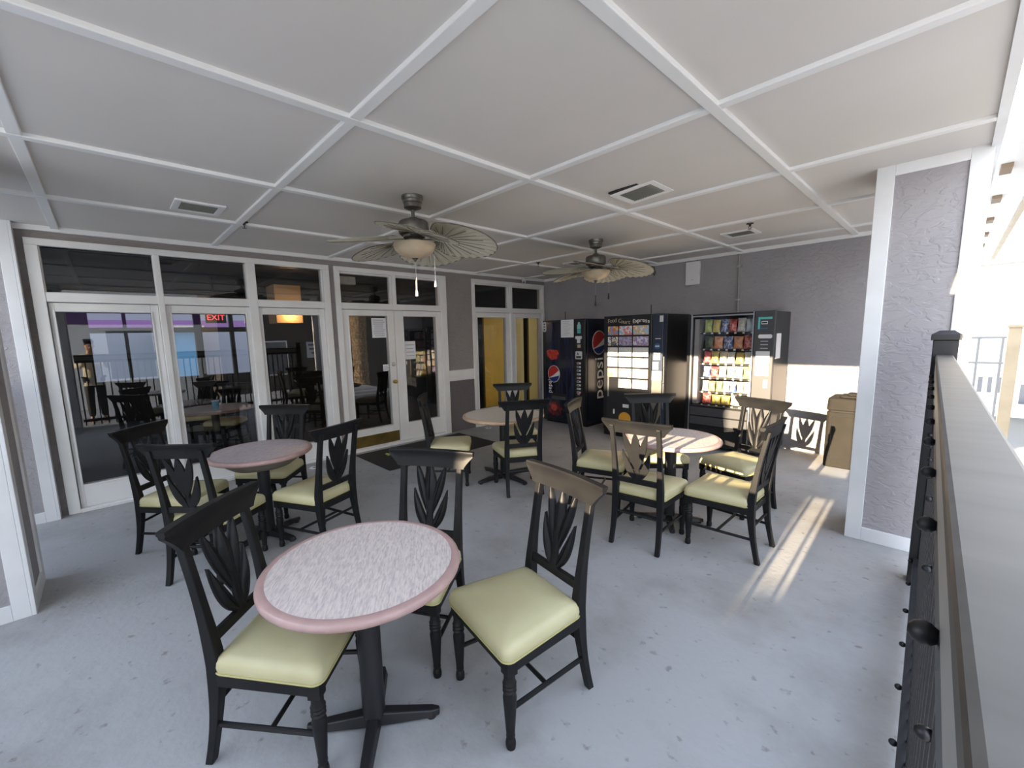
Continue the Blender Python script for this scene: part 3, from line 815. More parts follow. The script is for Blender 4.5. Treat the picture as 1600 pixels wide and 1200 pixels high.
# soda machine
t = thing('soda_vending_machine', 'dark blue soda vending machine in the corner with red white and blue emblem', 'vending machine', (0, 0, 0))
X0, X1, YF = .57, 1.495, -.71
box('body', X0, X1, YF + .07, -.02, .05, 1.84, 'soda_side', t, bevel=.008)
box('base', X0 + .02, X1 - .02, YF + .09, -.04, 0, .05, 'machine_black', t)
dr_ = box('front_door', X0, X1, YF, YF + .065, .05, 1.84, 'machine_black', t, bevel=.01)
bm = bmesh.new(); prism(bm, rrect(X0 + .075, 1.27, .10, 1.80, .02), YF - .006, YF + .002); obj('graphic_panel', bm, 'soda_front', dr_)
bm = bmesh.new(); bx(bm, 1.285, 1.475, YF - .010, YF + .002, .10, 1.81); cp = obj('control_panel', bm, 'machine_black', t, bevel=.004)
bm = bmesh.new(); prism(bm, rrect(.545 + .04, .66, 1.64, 1.815, .03), YF - .012, YF - .001); lk = obj('lock_plate', bm, 'label_white', t)
for z in (1.68, 1.73, 1.775):
    bm = bmesh.new(); bx(bm, .603, .642, YF - .014, YF - .011, z - .012, z + .012); obj('lock_cylinder', bm, 'machine_grey', lk)
globe(t, Matrix.Translation((.83, YF - .010, .895)), .135, .152)
text_mesh('lettering', 'pepsi', .12, 'logo_white', t, Matrix.Translation((.735, YF - .009, .67)) @ FRONT @ Matrix.Rotation(PI / 2, 4, 'Z'))
bm = bmesh.new(); prism(bm, [(.66, 1.30), (.74, 1.325), (.92, 1.32), (.945, 1.26), (.90, 1.16), (.78, 1.14), (.70, 1.20)], YF - .011, YF - .005); obj('splash_graphic', bm, 'splash_red', t)
bm = bmesh.new(); prism(bm, circ(.85, .27, .165, .125, 28), YF - .011, YF - .005); s = obj('splash_graphic', bm, 'splash_dark', t)
bm = bmesh.new(); prism(bm, circ(.83, .29, .075, .06, 20), YF - .013, YF - .010); obj('cherry_graphic', bm, 'splash_red', s)
for k in range(6):
    a = PI + PI * (k + .5) / 6
    bm = bmesh.new(); prism(bm, [(.85 + .12 * math.cos(a) - .02, .27 + .08 * math.sin(a)), (.85 + .12 * math.cos(a) + .02, .27 + .08 * math.sin(a)), (.85 + .24 * math.cos(a), .25 + .15 * math.sin(a))], YF - .0105, YF - .005); obj('splash_graphic', bm, 'splash_dark', s)
bm = bmesh.new(); bx(bm, .76, 1.12, YF - .014, YF - .004, .44, .55); sl = obj('delivery_slot', bm, 'bin_gap', t, bevel=.006)
bm = bmesh.new(); bx(bm, .79, 1.09, YF - .02, YF - .013, .445, .50); obj('slot_flap', bm, 'machine_grey', sl)
# bottle picture, card reader, coin slot, selection buttons
bm = bmesh.new(); prism(bm, [(1.34, 1.67), (1.41, 1.67), (1.412, 1.735), (1.40, 1.75), (1.39, 1.785), (1.36, 1.785), (1.352, 1.75), (1.338, 1.735)], YF - .014, YF - .009); obj('bottle_picture', bm, 'bottle_aqua', cp)
bm = bmesh.new(); bx(bm, 1.34, 1.41, YF - .0135, YF - .009, 1.60, 1.665); obj('bottle_label', bm, 'label_teal', cp)
bm = bmesh.new(); prism(bm, [(1.315, 1.555), (1.435, 1.555), (1.435, 1.51), (1.405, 1.50), (1.405, 1.44), (1.35, 1.44), (1.35, 1.50), (1.315, 1.51)], YF - .03, YF - .009); obj('card_reader', bm, 'label_white', cp)
bm = bmesh.new(); bx(bm, 1.345, 1.41, YF - .016, YF - .009, 1.36, 1.415); obj('price_tag', bm, 'tan_post', cp)
bm = bmesh.new(); prism(bm, rrect(1.31, 1.44, 1.17, 1.30, .015), YF - .02, YF - .009); bl_ = obj('bill_acceptor', bm, 'label_white', cp)
bm = bmesh.new(); bx(bm, 1.325, 1.425, YF - .022, YF - .019, 1.185, 1.225); obj('bill_slot', bm, 'machine_grey', bl_)
bm = bmesh.new(); prism(bm, [(1.335, 1.245), (1.36, 1.285), (1.385, 1.245)], YF - .022, YF - .019); obj('arrow', bm, 'machine_grey', bl_)
for k in range(9):
    z = 1.10 - .062 * k
    bm = bmesh.new(); bx(bm, 1.335, 1.415, YF - .018, YF - .009, z - .016, z + .016); o = obj('selection_button', bm, 'label_white', cp, bevel=.003)
    bm = bmesh.new(); bx(bm, 1.345, 1.385, YF - .0195, YF - .0175, z - .009, z + .009); obj('button_picture', bm, ('logo_red', 'logo_blue', 'machine_grey', 'label_teal')[k % 4], o)
bm = bmesh.new(); prism(bm, [(1.355, .56), (1.395, .56), (1.395, .60), (1.375, .615), (1.355, .60)], YF - .018, YF - .009); obj('coin_return', bm, 'steel', cp)
# right side: big emblem and vertical word
SX = Matrix.Rotation(PI / 2, 4, 'Z')
globe(t, Matrix.Translation((X1 + .004, -.315, 1.435)) @ SX, .20, .205)
text_mesh('lettering', 'pepsi', .36, 'logo_white', t, Matrix.Translation((X1 + .003, -.30, .82)) @ FACEX @ Matrix.Rotation(PI / 2, 4, 'Z'), .0015)
pn = box('paper_notice', .995, 1.265, YF - .010, YF - .0075, 1.535, 1.835, 'paper', t, label='white printed notice')
bm = bmesh.new()
for k in range(9): bx(bm, 1.03, 1.03 + random.uniform(.12, .20), YF - .0112, YF - .0098, 1.80 - k * .028, 1.806 - k * .028)
obj('text_line', bm, 'ink_grey', pn)
def antenna(label, x, y, z):
    t = thing('antenna', label, 'antenna', (x, y, z), 0, 'antennas on the vending machines')
    bm = bmesh.new(); lathe(bm, [(.018, 0), (.018, .012), (.006, .018)], 12); obj('base', bm, 'dark_rubber', t)
    bm = bmesh.new(); lathe(bm, [(.006, .015), (.006, .15), (.003, .155)], 10); obj('whip', bm, 'dark_rubber', t)
antenna('thin black antenna standing on the soda machine', .80, -.35, 1.84)
antenna('thin black antenna standing on the food machine', 2.50, -.45, 1.845)

# food machine
X0, X1, YF = 1.955, 2.90, -.87
t = thing('food_vending_machine', 'black food vending machine with picture windows between the other two machines', 'vending machine', (0, 0, 0))
box('body', X0 + .01, X1, YF + .12, -.02, .06, 1.845, 'machine_side', t, bevel=.006)
box('base', X0, X1 - .01, YF + .02, -.05, 0, .09, 'machine_black', t, bevel=.01)
fd = box('front_door', X0, 2.735, YF, YF + .115, .09, 1.845, 'machine_black', t, bevel=.008)
box('control_panel', 2.745, 2.90, YF - .004, YF + .115, .09, 1.845, 'machine_blue', t, bevel=.006)
box('lower_panel', 2.75, 2.895, YF - .008, YF, .25, 1.02, 'machine_taupe', t)
C3 = [(2.03, 2.20), (2.22, 2.43), (2.45, 2.69)]
cards = [((.75, .60, .22), (.70, .20, .10), (.25, .35, .60)), ((.70, .25, .25), (.80, .75, .75), (.35, .50, .68)), ((.78, .76, .74), (.70, .45, .20), (.45, .55, .72)),
         ((.70, .62, .45), (.12, .12, .14), (.78, .74, .70)), ((.30, .24, .36), (.45, .38, .55), (.20, .18, .24)), ((.55, .40, .38), (.35, .26, .48), (.72, .66, .76)),
         ((.78, .76, .72), (.80, .72, .66), (.70, .55, .5)), ((.78, .80, .78), (.72, .70, .62), (.65, .72, .78)), ((.80, .78, .72), (.78, .74, .68), (.8, .8, .8)),  # pale sets: sunlight washing out these lower cards is put into their colours
         ((.35, .66, .66), (.75, .76, .72), (.78, .62, .5)), ((.66, .80, .80), (.78, .80, .80), (.7, .74, .78)), ((.80, .80, .78), (.76, .76, .74), (.8, .78, .74))]
k = 0
for r in range(6):
    z1 = 1.692 - .158 * r; z0 = z1 - .132
    for c, (a, b_) in enumerate(C3):
        if r == 5 and c < 1: continue
        nm = 'card_%d' % k
        picture(nm, *(cards[k % 12]), k + 1)
        p = obj('picture_panel', (lambda q: (prism(q, rrect(a, b_, z0, z1, .008), YF - .006, YF), q)[1])(bmesh.new()), nm, t)
        k += 1
# wordmark on an arc
word = 'Food Court Express'
for i, ch in enumerate(word):
    if ch == ' ': continue
    u = i / (len(word) - 1); x = 2.04 + .645 * u; dz = .014 * math.sin(u * PI * 3)
    text_mesh('lettering', ch, .085, 'logo_white' if i > 10 else 'tan_post', t, Matrix.Translation((x, YF - .002, 1.768 - .02 * u + dz)) @ FRONT)
box('tag', 2.85, 2.90, YF - .009, YF - .004, 1.73, 1.815, 'label_white', t)
bm = bmesh.new(); prism(bm, circ(2.825, 1.395, .042, .042, 24), YF - .010, YF - .003); q = obj('coin_badge', bm, 'label_navy', t)
bm = bmesh.new(); bx(bm, 2.795, 2.855, YF - .012, YF - .009, 1.385, 1.405); obj('badge_band', bm, 'label_white', q)
bm = bmesh.new(); bx(bm, 2.79, 2.87, YF - .006, YF - .003, 1.495, 1.505); obj('display', bm, 'label_white', t)
for r in range(4):
    for c in range(4):
        x, z = 2.782 + .026 * c, 1.295 - .027 * r
        bm = bmesh.new(); bx(bm, x - .009, x + .009, YF - .009, YF - .003, z - .009, z + .009); obj('key', bm, 'label_white', t)
bm = bmesh.new(); bx(bm, 2.765, 2.85, YF - .016, YF - .003, 1.065, 1.175); obj('bill_acceptor', bm, 'label_white', t, bevel=.004)
bm = bmesh.new(); bx(bm, 2.752, 2.893, YF - .010, YF - .003, .915, 1.045); obj('notice_card', bm, 'label_white', t)
bm = bmesh.new(); bx(bm, 2.905, 2.915, YF + .02, YF + .035, .5, 1.25); hd = obj('door_handle', bm, 'steel', t)
for z in (.55, .88, 1.10): 
    bm = bmesh.new(); lathe(bm, [(.008, 0), (.008, .016)], 10, Matrix.Translation((2.91, YF + .02, z)) @ Matrix.Rotation(PI / 2, 4, 'X')); obj('bolt', bm, 'chrome', hd)
# delivery door with the orange disc
bm = bmesh.new(); bx(bm, 2.02, 2.62, YF - .006, YF, .12, .70); dd = obj('delivery_door', bm, 'machine_dark', t, bevel=.006)
bm = bmesh.new(); prism(bm, circ(2.335, .30, .10, .10, 30), YF - .012, YF - .006); o = obj('disc', bm, 'orange_disc', dd)
bm = bmesh.new(); bx(bm, 2.30, 2.40, YF - .010, YF - .006, .47, .52); obj('label_plate', bm, 'label_white', dd)
bm = bmesh.new(); lathe(bm, [(.012, 0), (.012, .07)], 12, Matrix.Translation((2.155, YF - .02, .36))); obj('pull', bm, 'logo_white', dd, smooth=40)
bm = bmesh.new(); bx(bm, 2.035, 2.06, YF - .012, YF - .005, .62, .93); obj('hinge_strip', bm, 'steel', fd)

# snack machine: open case behind glass
X0, X1, YF = 3.165, 4.185, -.70
t = thing('snack_vending_machine', 'glass fronted snack vending machine right of the food machine', 'vending machine', (0, 0, 0))
bm = bmesh.new()
bx(bm, X0, X0 + .055, YF + .03, -.02, .05, 1.81); bx(bm, 3.965, X1, YF + .05, -.02, .05, 1.81); bx(bm, X0 + .055, 3.965, -.06, -.02, .05, 1.81)
bx(bm, X0 + .055, 3.965, YF + .03, -.06, 1.79, 1.81); bx(bm, X0 + .055, 3.965, YF + .03, -.06, .05, .585)
obj('body', bm, 'machine_side', t, bevel=.004)
bm = bmesh.new(); bx(bm, X0, X0 + .045, YF, YF + .03, .05, 1.81); bx(bm, X0 + .045, 3.965, YF, YF + .03, 1.785, 1.81); bx(bm, X0 + .045, 3.965, YF, YF + .03, .05, .59); fr_ = obj('front_frame', bm, 'machine_black', t)
for x in (X0 + .045, 3.952):
    bm = bmesh.new(); bx(bm, x, x + .013, YF - .008, YF + .02, .08, 1.81); obj('chrome_strip', bm, 'steel', fr_)
bm = bmesh.new(); bx(bm, X0 + .058, 3.952, YF - .006, YF + .0, 1.775, 1.79); obj('chrome_strip', bm, 'steel', fr_)
bm = bmesh.new(); bx(bm, X0 + .058, 3.952, YF + .012, YF + .018, .59, 1.785); obj('pane', bm, 'machine_glass', t)
bm = bmesh.new(); bx(bm, 3.97, X1, YF - .004, YF + .05, .05, 1.815); cp = obj('control_panel', bm, 'machine_grey', t, bevel=.006)
for z0, z1, m in ((.455, .565, 'machine_grey'), (.33, .44, 'machine_grey'), (.09, .30, 'machine_black')):
    bm = bmesh.new(); bx(bm, X0 + .065, 3.945, YF - .012, YF, z0, z1); obj('lower_drawer', bm, m, t, bevel=.005)
SH = [1.568, 1.352, 1.158, .968, .775, .600]
for z in SH:
    bm = bmesh.new(); bx(bm, 3.30, 3.945, YF + .10, -.08, z - .018, z - .006); sh = obj('shelf', bm, 'inside_black', t)
    bm = bmesh.new()
    for k in range(7): bx(bm, 3.335 + k * .095, 3.36 + k * .095, YF + .094, YF + .10, z - .022, z - .002)
    obj('price_tag', bm, 'label_white', sh)
bm = bmesh.new(); bx(bm, 3.225, 3.285, YF + .08, -.1, .60, 1.75); obj('side_lining', bm, 'grey_plastic', t)
# control panel detail
bm = bmesh.new(); bx(bm, 4.01, 4.155, YF - .010, YF - .003, 1.715, 1.74); obj('display_frame', bm, 'label_teal', cp)
bm = bmesh.new(); bx(bm, 4.01, 4.03, YF - .010, YF - .003, 1.595, 1.715); obj('display_frame', bm, 'label_teal', cp)
bm = bmesh.new(); bx(bm, 4.045, 4.11, YF - .010, YF - .003, 1.655, 1.69); obj('display', bm, 'label_white', cp)
bm = bmesh.new(); bx(bm, 4.05, 4.105, YF - .011, YF - .009, 1.663, 1.682); obj('display_text', bm, 'machine_black', cp)
bm = bmesh.new(); bx(bm, 4.03, 4.11, YF - .010, YF - .003, 1.60, 1.612); obj('display_text', bm, 'label_navy', cp)
bm = bmesh.new(); prism(bm, rrect(4.02, 4.165, 1.485, 1.532, .018), YF - .014, YF - .003); obj('card_slot', bm, 'label_white', cp)
for z in (1.45, 1.41, 1.365):
    bm = bmesh.new(); bx(bm, 4.045, 4.125, YF - .007, YF - .003, z - .005, z + .005); obj('instruction_line', bm, 'ink_grey', cp)
bm = bmesh.new(); bx(bm, 4.0, 4.15, YF - .009, YF - .003, 1.03, 1.33); kp = obj('keypad_plate', bm, 'label_white', cp, bevel=.004)
bm = bmesh.new(); bx(bm, 4.03, 4.125, YF - .013, YF - .008, 1.105, 1.19); obj('keypad', bm, 'ink_grey', kp)
bm = bmesh.new(); bx(bm, 4.03, 4.125, YF - .013, YF - .008, 1.075, 1.085); obj('bill_slot', bm, 'machine_black', kp)
bm = bmesh.new(); bx(bm, 4.10, 4.145, YF - .012, YF - .003, .885, .985); obj('coin_return', bm, 'label_white', cp)
box('paper_strip', X1 + .0, X1 + .003, -.605, -.415, 1.235, 1.54, 'paper', t, label='long white paper strip')

# snack bags: every one a thing of its own
def bag_mesh(w, h, d):
    bm = bmesh.new(); NX, NZ = 8, 10; fr, bk = [], []
    for i in range(NZ + 1):
        v = i / NZ; rf, rb = [], []
        for j in range(NX + 1):
            u = j / NX; p = (math.sin(PI * u) * math.sin(PI * v)) ** .55 if 0 < u < 1 and 0 < v < 1 else 0
            x = (u - .5) * w * (1 - .10 * math.sin(PI * v)); z = v * h; wr = .004 * math.sin(u * 17 + v * 5) * p
            rf.append(bm.verts.new((x, -d * p - .0015 + wr, z))); rb.append(bm.verts.new((x, d * p + .0015, z)))
        fr.append(rf); bk.append(rb)
    for i in range(NZ):
        for j in range(NX):
            bm.faces.new((fr[i][j], fr[i][j + 1], fr[i + 1][j + 1], fr[i + 1][j])); bm.faces.new((bk[i][j], bk[i + 1][j], bk[i + 1][j + 1], bk[i][j + 1]))
        bm.faces.new((fr[i][0], fr[i + 1][0], bk[i + 1][0], bk[i][0])); bm.faces.new((fr[i][NX], bk[i][NX], bk[i + 1][NX], fr[i + 1][NX]))
    for j in range(NX):
        bm.faces.new((fr[0][j], bk[0][j], bk[0][j + 1], fr[0][j + 1])); bm.faces.new((fr[NZ][j], fr[NZ][j + 1], bk[NZ][j + 1], bk[NZ][j]))
    return bm
SN = {'green': ((.40, .50, .16), (.62, .60, .25)), 'yellow': ((.72, .55, .12), (.62, .50, .22)), 'red': ((.55, .08, .08), (.70, .30, .25)), 'pale blue': ((.42, .55, .72), (.60, .62, .70)),
      'dark green': ((.07, .10, .06), (.14, .15, .09)), 'orange': ((.68, .25, .12), (.72, .42, .28)), 'blue': ((.10, .16, .42), (.55, .55, .62)), 'white': ((.76, .75, .70), (.62, .60, .5)),
      'cream': ((.72, .66, .48), (.60, .5, .3)), 'brown': ((.26, .15, .08), (.4, .25, .15)), 'teal': ((.12, .38, .44), (.3, .5, .55))}
for k, (a, b_) in SN.items():
    picture('bag_' + k, a, b_, tuple(min(.8, q * 1.25) for q in a), len(k))
rows = [('top', 1.568, .175, ['green', 'yellow', 'blue', 'red', 'white', 'pale blue']),
        ('second', 1.352, .17, ['dark green', 'orange', 'blue', 'orange', 'red']),
        ('third', 1.158, .155, ['red', 'yellow', 'cream', 'white', 'yellow', 'white']),
        ('fourth', .968, .15, ['blue', 'red', 'cream', 'white', 'white', 'green']),
        ('fifth', .775, .15, ['pale blue', 'orange', 'green', 'white', 'blue', 'cream', 'white']),
        ('lowest', .600, .135, ['red', 'yellow', 'yellow', 'cream', 'white'])]
nth = ['first', 'second', 'third', 'fourth', 'fifth', 'sixth', 'seventh']
for rn, z, h, cs in rows:
    w = .60 / len(cs)
    for i, c in enumerate(cs):
        bm = bag_mesh(w * .97, h * random.uniform(.92, 1.06), .026)
        o = obj('snack_bag', bm, 'bag_' + c, smooth=True)
        o.location = (3.325 + w * (i + .5), YF + .145 + random.uniform(0, .02), z + .001); o.rotation_euler = (math.radians(random.uniform(-9, -4)), random.uniform(-.03, .03), random.uniform(-.03, .03))
        tag(o, '%s snack bag, %s from the left on the %s shelf of the snack machine' % (c, nth[i], rn), 'snack', 'snack bags in the machine')

# ------------------------------------------------------------------ bin, mat, small things
t = thing('trash_bin', 'dark rounded plastic trash bin half hidden by the white column', 'bin', (4.965, -.33, 0))
w, dp = .255, .23
def rr_box(bm, w, d, z0, z1, r, tp=1.0):
    o = rrect(-w, w, -d, d, r, 4); a = [bm.verts.new((x, y, z0)) for x, y in o]; b_ = [bm.verts.new((x * tp, y * tp, z1)) for x, y in o]
    for i in range(len(a)):
        j = (i + 1) % len(a); bm.faces.new((a[i], a[j], b_[j], b_[i]))
    bm.faces.new(list(reversed(a))); bm.faces.new(b_)
bm = bmesh.new(); rr_box(bm, w, dp, 0, .645, .05); obj('body', bm, 'bin_plastic', t, smooth=35, bevel=.012)
bm = bmesh.new(); rr_box(bm, w - .012, dp - .012, .645, .658, .045); obj('gap', bm, 'bin_gap', t)
bm = bmesh.new(); rr_box(bm, w + .004, dp + .004, .658, .80, .05, .97); obj('lid', bm, 'bin_plastic', t, smooth=35, bevel=.014)
bm = bmesh.new(); rr_box(bm, .16, .14, .80, .822, .04); rr_box(bm, .10, .09, .822, .845, .03); obj('lid_cap', bm, 'bin_plastic', t, smooth=35, bevel=.006)
bm = bmesh.new(); pp = rrect(-w + .055, w - .055, .11, .60, .03)
tube(bm, [(x, -dp - .002, z) for x, z in pp] + [(pp[0][0], -dp - .002, pp[0][1])], .006, 6); obj('front_moulding', bm, 'bin_gap', t)
bm = bmesh.new(); bx(bm, .02, .05, -dp - .012, -dp, .07, .16); obj('pedal', bm, 'bin_gap', t)

t = thing('entrance_mat', 'black rubber entrance mat with green emblem outside the french doors', 'mat', (.63, -3.27, 0))
bm = bmesh.new(); prism(bm, rrect(-.48, .48, -.90, .90, .02), 0, .009, 'z'); obj('mat_base', bm, 'rubber_mat', t, bevel=.003)
bm = bmesh.new()
def blob(cx, cy, rx, ry, a):
    c, s = math.cos(a), math.sin(a)
    prism(bm, [(cx + c * u - s * v, cy + s * u + c * v) for u, v in circ(0, 0, rx, ry, 14)], .0085, .0105, 'z')
blob(-.10, -.50, .095, .034, .6); blob(-.03, -.43, .04, .03, .6)
for q, w_ in ((-.165, -.49), (-.11, -.44), (-.055, -.54), (-.14, -.565)): blob(q, w_, .045, .014, 1.9)
for q, w_ in ((-.19, -.575), (-.215, -.55)): blob(q, w_, .04, .013, .2)
obj('emblem', bm, 'gecko_green', t, label='yellow green leaf like emblem')
def drain(label, x, y):
    t = thing('floor_outlet', label, 'outlet', (x, y, 0), 0, 'floor outlets')
    bm = bmesh.new(); lathe(bm, [(.055, 0), (.055, .004), (.048, .006)], 22); obj('plate', bm, 'white_plastic', t, smooth=40)
    bm = bmesh.new(); lathe(bm, [(.018, .006), (.018, .009)], 14, Matrix.Translation((.01, 0, 0))); obj('hole', bm, 'ink', t)
drain('small white floor outlet beside the third glazed leaf', .27, -4.77); drain('small white floor outlet beside the grey wall near the cream table', .24, -1.79)

# papers on the glass
def sheet(label, y0, y1, z0, z1, lines, big=False):
    t = thing('paper_sign', label, 'sign', (-.036, (y0 + y1) / 2, z0), 0, None)
    w, h = (y1 - y0) / 2, z1 - z0
    bm = bmesh.new(); bx(bm, 0, .0015, -w, w, 0, h); obj('sheet', bm, 'paper', t)
    bm = bmesh.new()
    for k in range(lines):
        zz = h - h * (k + 1) / (lines + 1); bx(bm, .0014, .0022, -w * random.uniform(.6, .82), w * random.uniform(.5, .82), zz - .006, zz + .005)
    obj('text_line', bm, 'ink_grey', t)
sheet('tall white printed notice on the left french door', -3.715, -3.49, 1.61, 1.89, 9)
sheet('white printed notice hanging on the right french door', -3.205, -3.01, 1.27, 1.545, 4)
sheet('small white sticker low on the left french door glass', -3.575, -3.485, 1.12, 1.215, 3)

# ------------------------------------------------------------------ railings
def rail_panel(label, p0, p1, h, cap_w, posts, group='black picket railings', pitch=.11, capm='cap_board', bolts=0):
    """railing from p0 to p1; knobs on the left face"""
    p0, p1 = Vector((*p0, 0)), Vector((*p1, 0)); d = (p1 - p0); L_ = d.length; a = math.atan2(d.y, d.x)
    t = thing('picket_railing', label, 'railing', p0, a, group)
    bm = bmesh.new(); bx(bm, 0, L_, -cap_w / 2, cap_w / 2, h - .03, h); obj('cap_board', bm, capm, t, bevel=.006)
    for z in (h - .155, .12):
        bm = bmesh.new(); bx(bm, 0, L_, -cap_w / 2 + .004, cap_w / 2 - .004, z, z + .05); r = obj('rail', bm, 'black_metal', t)
    bm = bmesh.new(); bx(bm, 0, L_, -cap_w / 2 + .003, cap_w / 2 - .003, h - .105, h - .03); obj('sub_rail', bm, 'rail_grey', t)
    k = pitch / 2; c = 0
    while k < L_:
        bm = bmesh.new(); bx(bm, k - .010, k + .010, -.010, .010, .05, h - .12); pk = obj('picket', bm, 'black_metal', t)
        if bolts and c % 3 == 0:
            for z in (h - .128, .142, .95):
                bm = bmesh.new()
                yb = -cap_w / 2 + .004 if z != .95 else -.008
                lathe(bm, [(.007, 0), (.011, .005), (.0125, .011), (.0095, .018), (.004, .022)], 14, Matrix.Translation((k, yb, z)) @ Matrix.Rotation(PI / 2, 4, 'X'))
                obj('bolt_cap', bm, 'black_metal', pk, smooth=True)
        k += pitch; c += 1
    for u in posts:
        bm = bmesh.new(); bx(bm, u - .052, u + .052, -.052, .052, 0, h + .085); po = obj('post', bm, 'black_metal', t, bevel=.004)
        bm = bmesh.new(); M = Matrix.Translation((u, 0, h + .085))
        a_ = [bm.verts.new(M @ Vector(c)) for c in ((-.062, -.062, 0), (.062, -.062, 0), (.062, .062, 0), (-.062, .062, 0))]
        b_ = [bm.verts.new(M @ Vector((c[0], c[1], .032))) for c in ((-.062, -.062), (.062, -.062), (.062, .062), (-.062, .062))]
        c_ = [bm.verts.new(M @ Vector((c[0], c[1], .055))) for c in ((-.03, -.03), (.03, -.03), (.03, .03), (-.03, .03))]
        for A, B in ((a_, b_), (b_, c_)):
            for i in range(4): bm.faces.new((A[i], A[(i + 1) % 4], B[(i + 1) % 4], B[i]))
        bm.faces.new(c_); bm.faces.new(a_[::-1]); obj('post_cap', bm, 'black_metal', po, bevel=.003)
    return t
rail_panel('black picket railing with broad grey cap running beside the camera', (5.610, -2.95), (5.713, -7.0), 1.425, .072, [.0], bolts=1)
rail_panel('black picket railing across the open near side between the columns', (2.01, -7.45), (5.185, -7.45), 1.30, .07, [1.8])
rail_panel('black picket railing closing the corner left of the near column', (.12, -7.45), (1.48, -7.45), 1.30, .07, [])
# free standing notice outside the railing (seen mirrored in the glass)
t = thing('notice_stand', 'white notice board on a dark stand outside the railing, mirrored in the third leaf', 'sign', (7.5, -1.9, 0))
bm = bmesh.new(); bx(bm, -.012, 0, -.20, .20, 1.07, 1.55); obj('board', bm, 'paper', t)
bm = bmesh.new()
for k, (a0, a1) in enumerate(((-.15, .15), (-.13, .14), (-.07, .12))): bx(bm, -.014, -.011, a0, a1, 1.43 - k * .12, 1.48 - k * .12)
obj('text_line', bm, 'ink', t)
bm = bmesh.new(); lathe(bm, [(.20, 0), (.20, .02), (.02, .03), (.02, 1.30)], 16, Matrix.Translation((.022, 0, 0))); obj('stand', bm, 'black_metal', t, smooth=40)

# ------------------------------------------------------------------ outdoors, right of the column
# overhanging eave with brackets and gutter
t = thing('roof_eave', 'white roof overhang with brown brackets beyond the column', 'eave', (0, 0, 0))
bm = bmesh.new(); bx(bm, 5.72, 6.02, -1.9, 7.2, 2.92, 2.97); obj('soffit', bm, 'white_siding', t)
bm = bmesh.new(); bx(bm, 6.02, 6.08, -1.9, 7.2, 2.90, 3.03); obj('gutter', bm, 'tan_post', t, bevel=.012)
for k, y in enumerate((-.73, .58, 1.95, 3.23, 4.55, 5.9)):
    bm = bmesh.new(); bx(bm, 5.79, 5.86, y - .13, y + .13, 2.885, 2.92); obj('bracket', bm, 'bracket_brown', t, bevel=.004)
t = thing('tan_post', 'tall tan timber post beyond the railing at the right', 'post', (6.20, 2.6, -3.1))
bm = bmesh.new(); bx(bm, -.06, .06, -.06, .06, 0, 4.63); obj('shaft', bm, 'tan_post', t, bevel=.006)
bm = bmesh.new(); bx(bm, -.075, .075, -.075, .075, 4.63, 4.67); obj('cap', bm, 'tan_post', t, bevel=.01)
t = thing('metal_gate', 'tan pipe gate frame against the bright sky at the right', 'gate', (5.83, 4.0, -3.1))
for z in (4.06, 4.47):
    bm = bmesh.new(); tube(bm, [(0, 0, z), (.38, 0, z)], .018, 8); obj('bar', bm, 'rail_grey', t)
for x in (.09, .345):
    bm = bmesh.new(); tube(bm, [(x, 0, 0), (x, 0, 4.47)], .016, 8); obj('upright', bm, 'rail_grey', t)
building('white_house', 'white house with a row of windows far beyond the railing', 5.9, 12.0, 14.0, 20.0, -3.1, 3.4, 'white_siding', face='y0',
         wins=((6.22, 6.42, -.64, -.05), (6.43, 6.62, -.64, -.05), (6.66, 6.86, -.64, -.05), (7.1, 7.4, -.95, -.25)))
building('grey_annex', 'low grey annex below the white house windows', 6.3, 12.0, 12.0, 13.4, -3.1, -1.02, 'rail_grey', roof='white_siding', face='y0', wins=())

# behind the camera: unseen house blocks, put in and sized to shape the low sun
building('sun_block_high', 'tallest pale sun block added behind the viewer, left of its lower neighbours', -9, 1.9, -26, -20, -3.1, 7.4, 'pale_wall', ov=.0, wins=((-6, -4.8, .5, 2.2), (-3, -1.8, .5, 2.2), (-.6, .6, .5, 2.2), (-3, -1.8, 3.5, 5.2)))  # added mass, raised to keep the sun off the door wall
building('sun_block_mid', 'middle height pale sun block added behind the viewer beside the tallest one', 1.92, 4.32, -26, -20, -3.1, 4.45, 'pale_wall', ov=.0, wins=((2.3, 3.4, .5, 2.2),))  # added mass; its height sets the sun band on the food machine
building('sun_block_low', 'low cream sun block added behind the viewer beside the pale one', 4.34, 5.42, -26, -20, -3.1, 3.64, 'cream_siding', ov=.0, wins=((4.5, 5.2, .5, 2.0),))  # added mass; its height keeps the sun off the foreground table
building('sun_block_lowest', 'lowest cream sun block added behind the viewer, right of the low cream one', 5.44, 6.2, -26, -20, -3.1, 3.15, 'cream_siding', ov=.0, wins=((5.7, 6.1, .5, 2.0),))  # added mass, kept low so sun stripes reach the floor
building('street_house', 'white house facing the right side of the porch, mirrored in the glass', 17, 22, -14, -3, -3.1, 4.0, 'white_siding', face='x0', wins=((-12.5, -11, .2, 2.2), (-9.5, -8, .2, 2.2), (-6.5, -5, .2, 2.2)), band=(2.4, 2.9, 'purple_wall'))

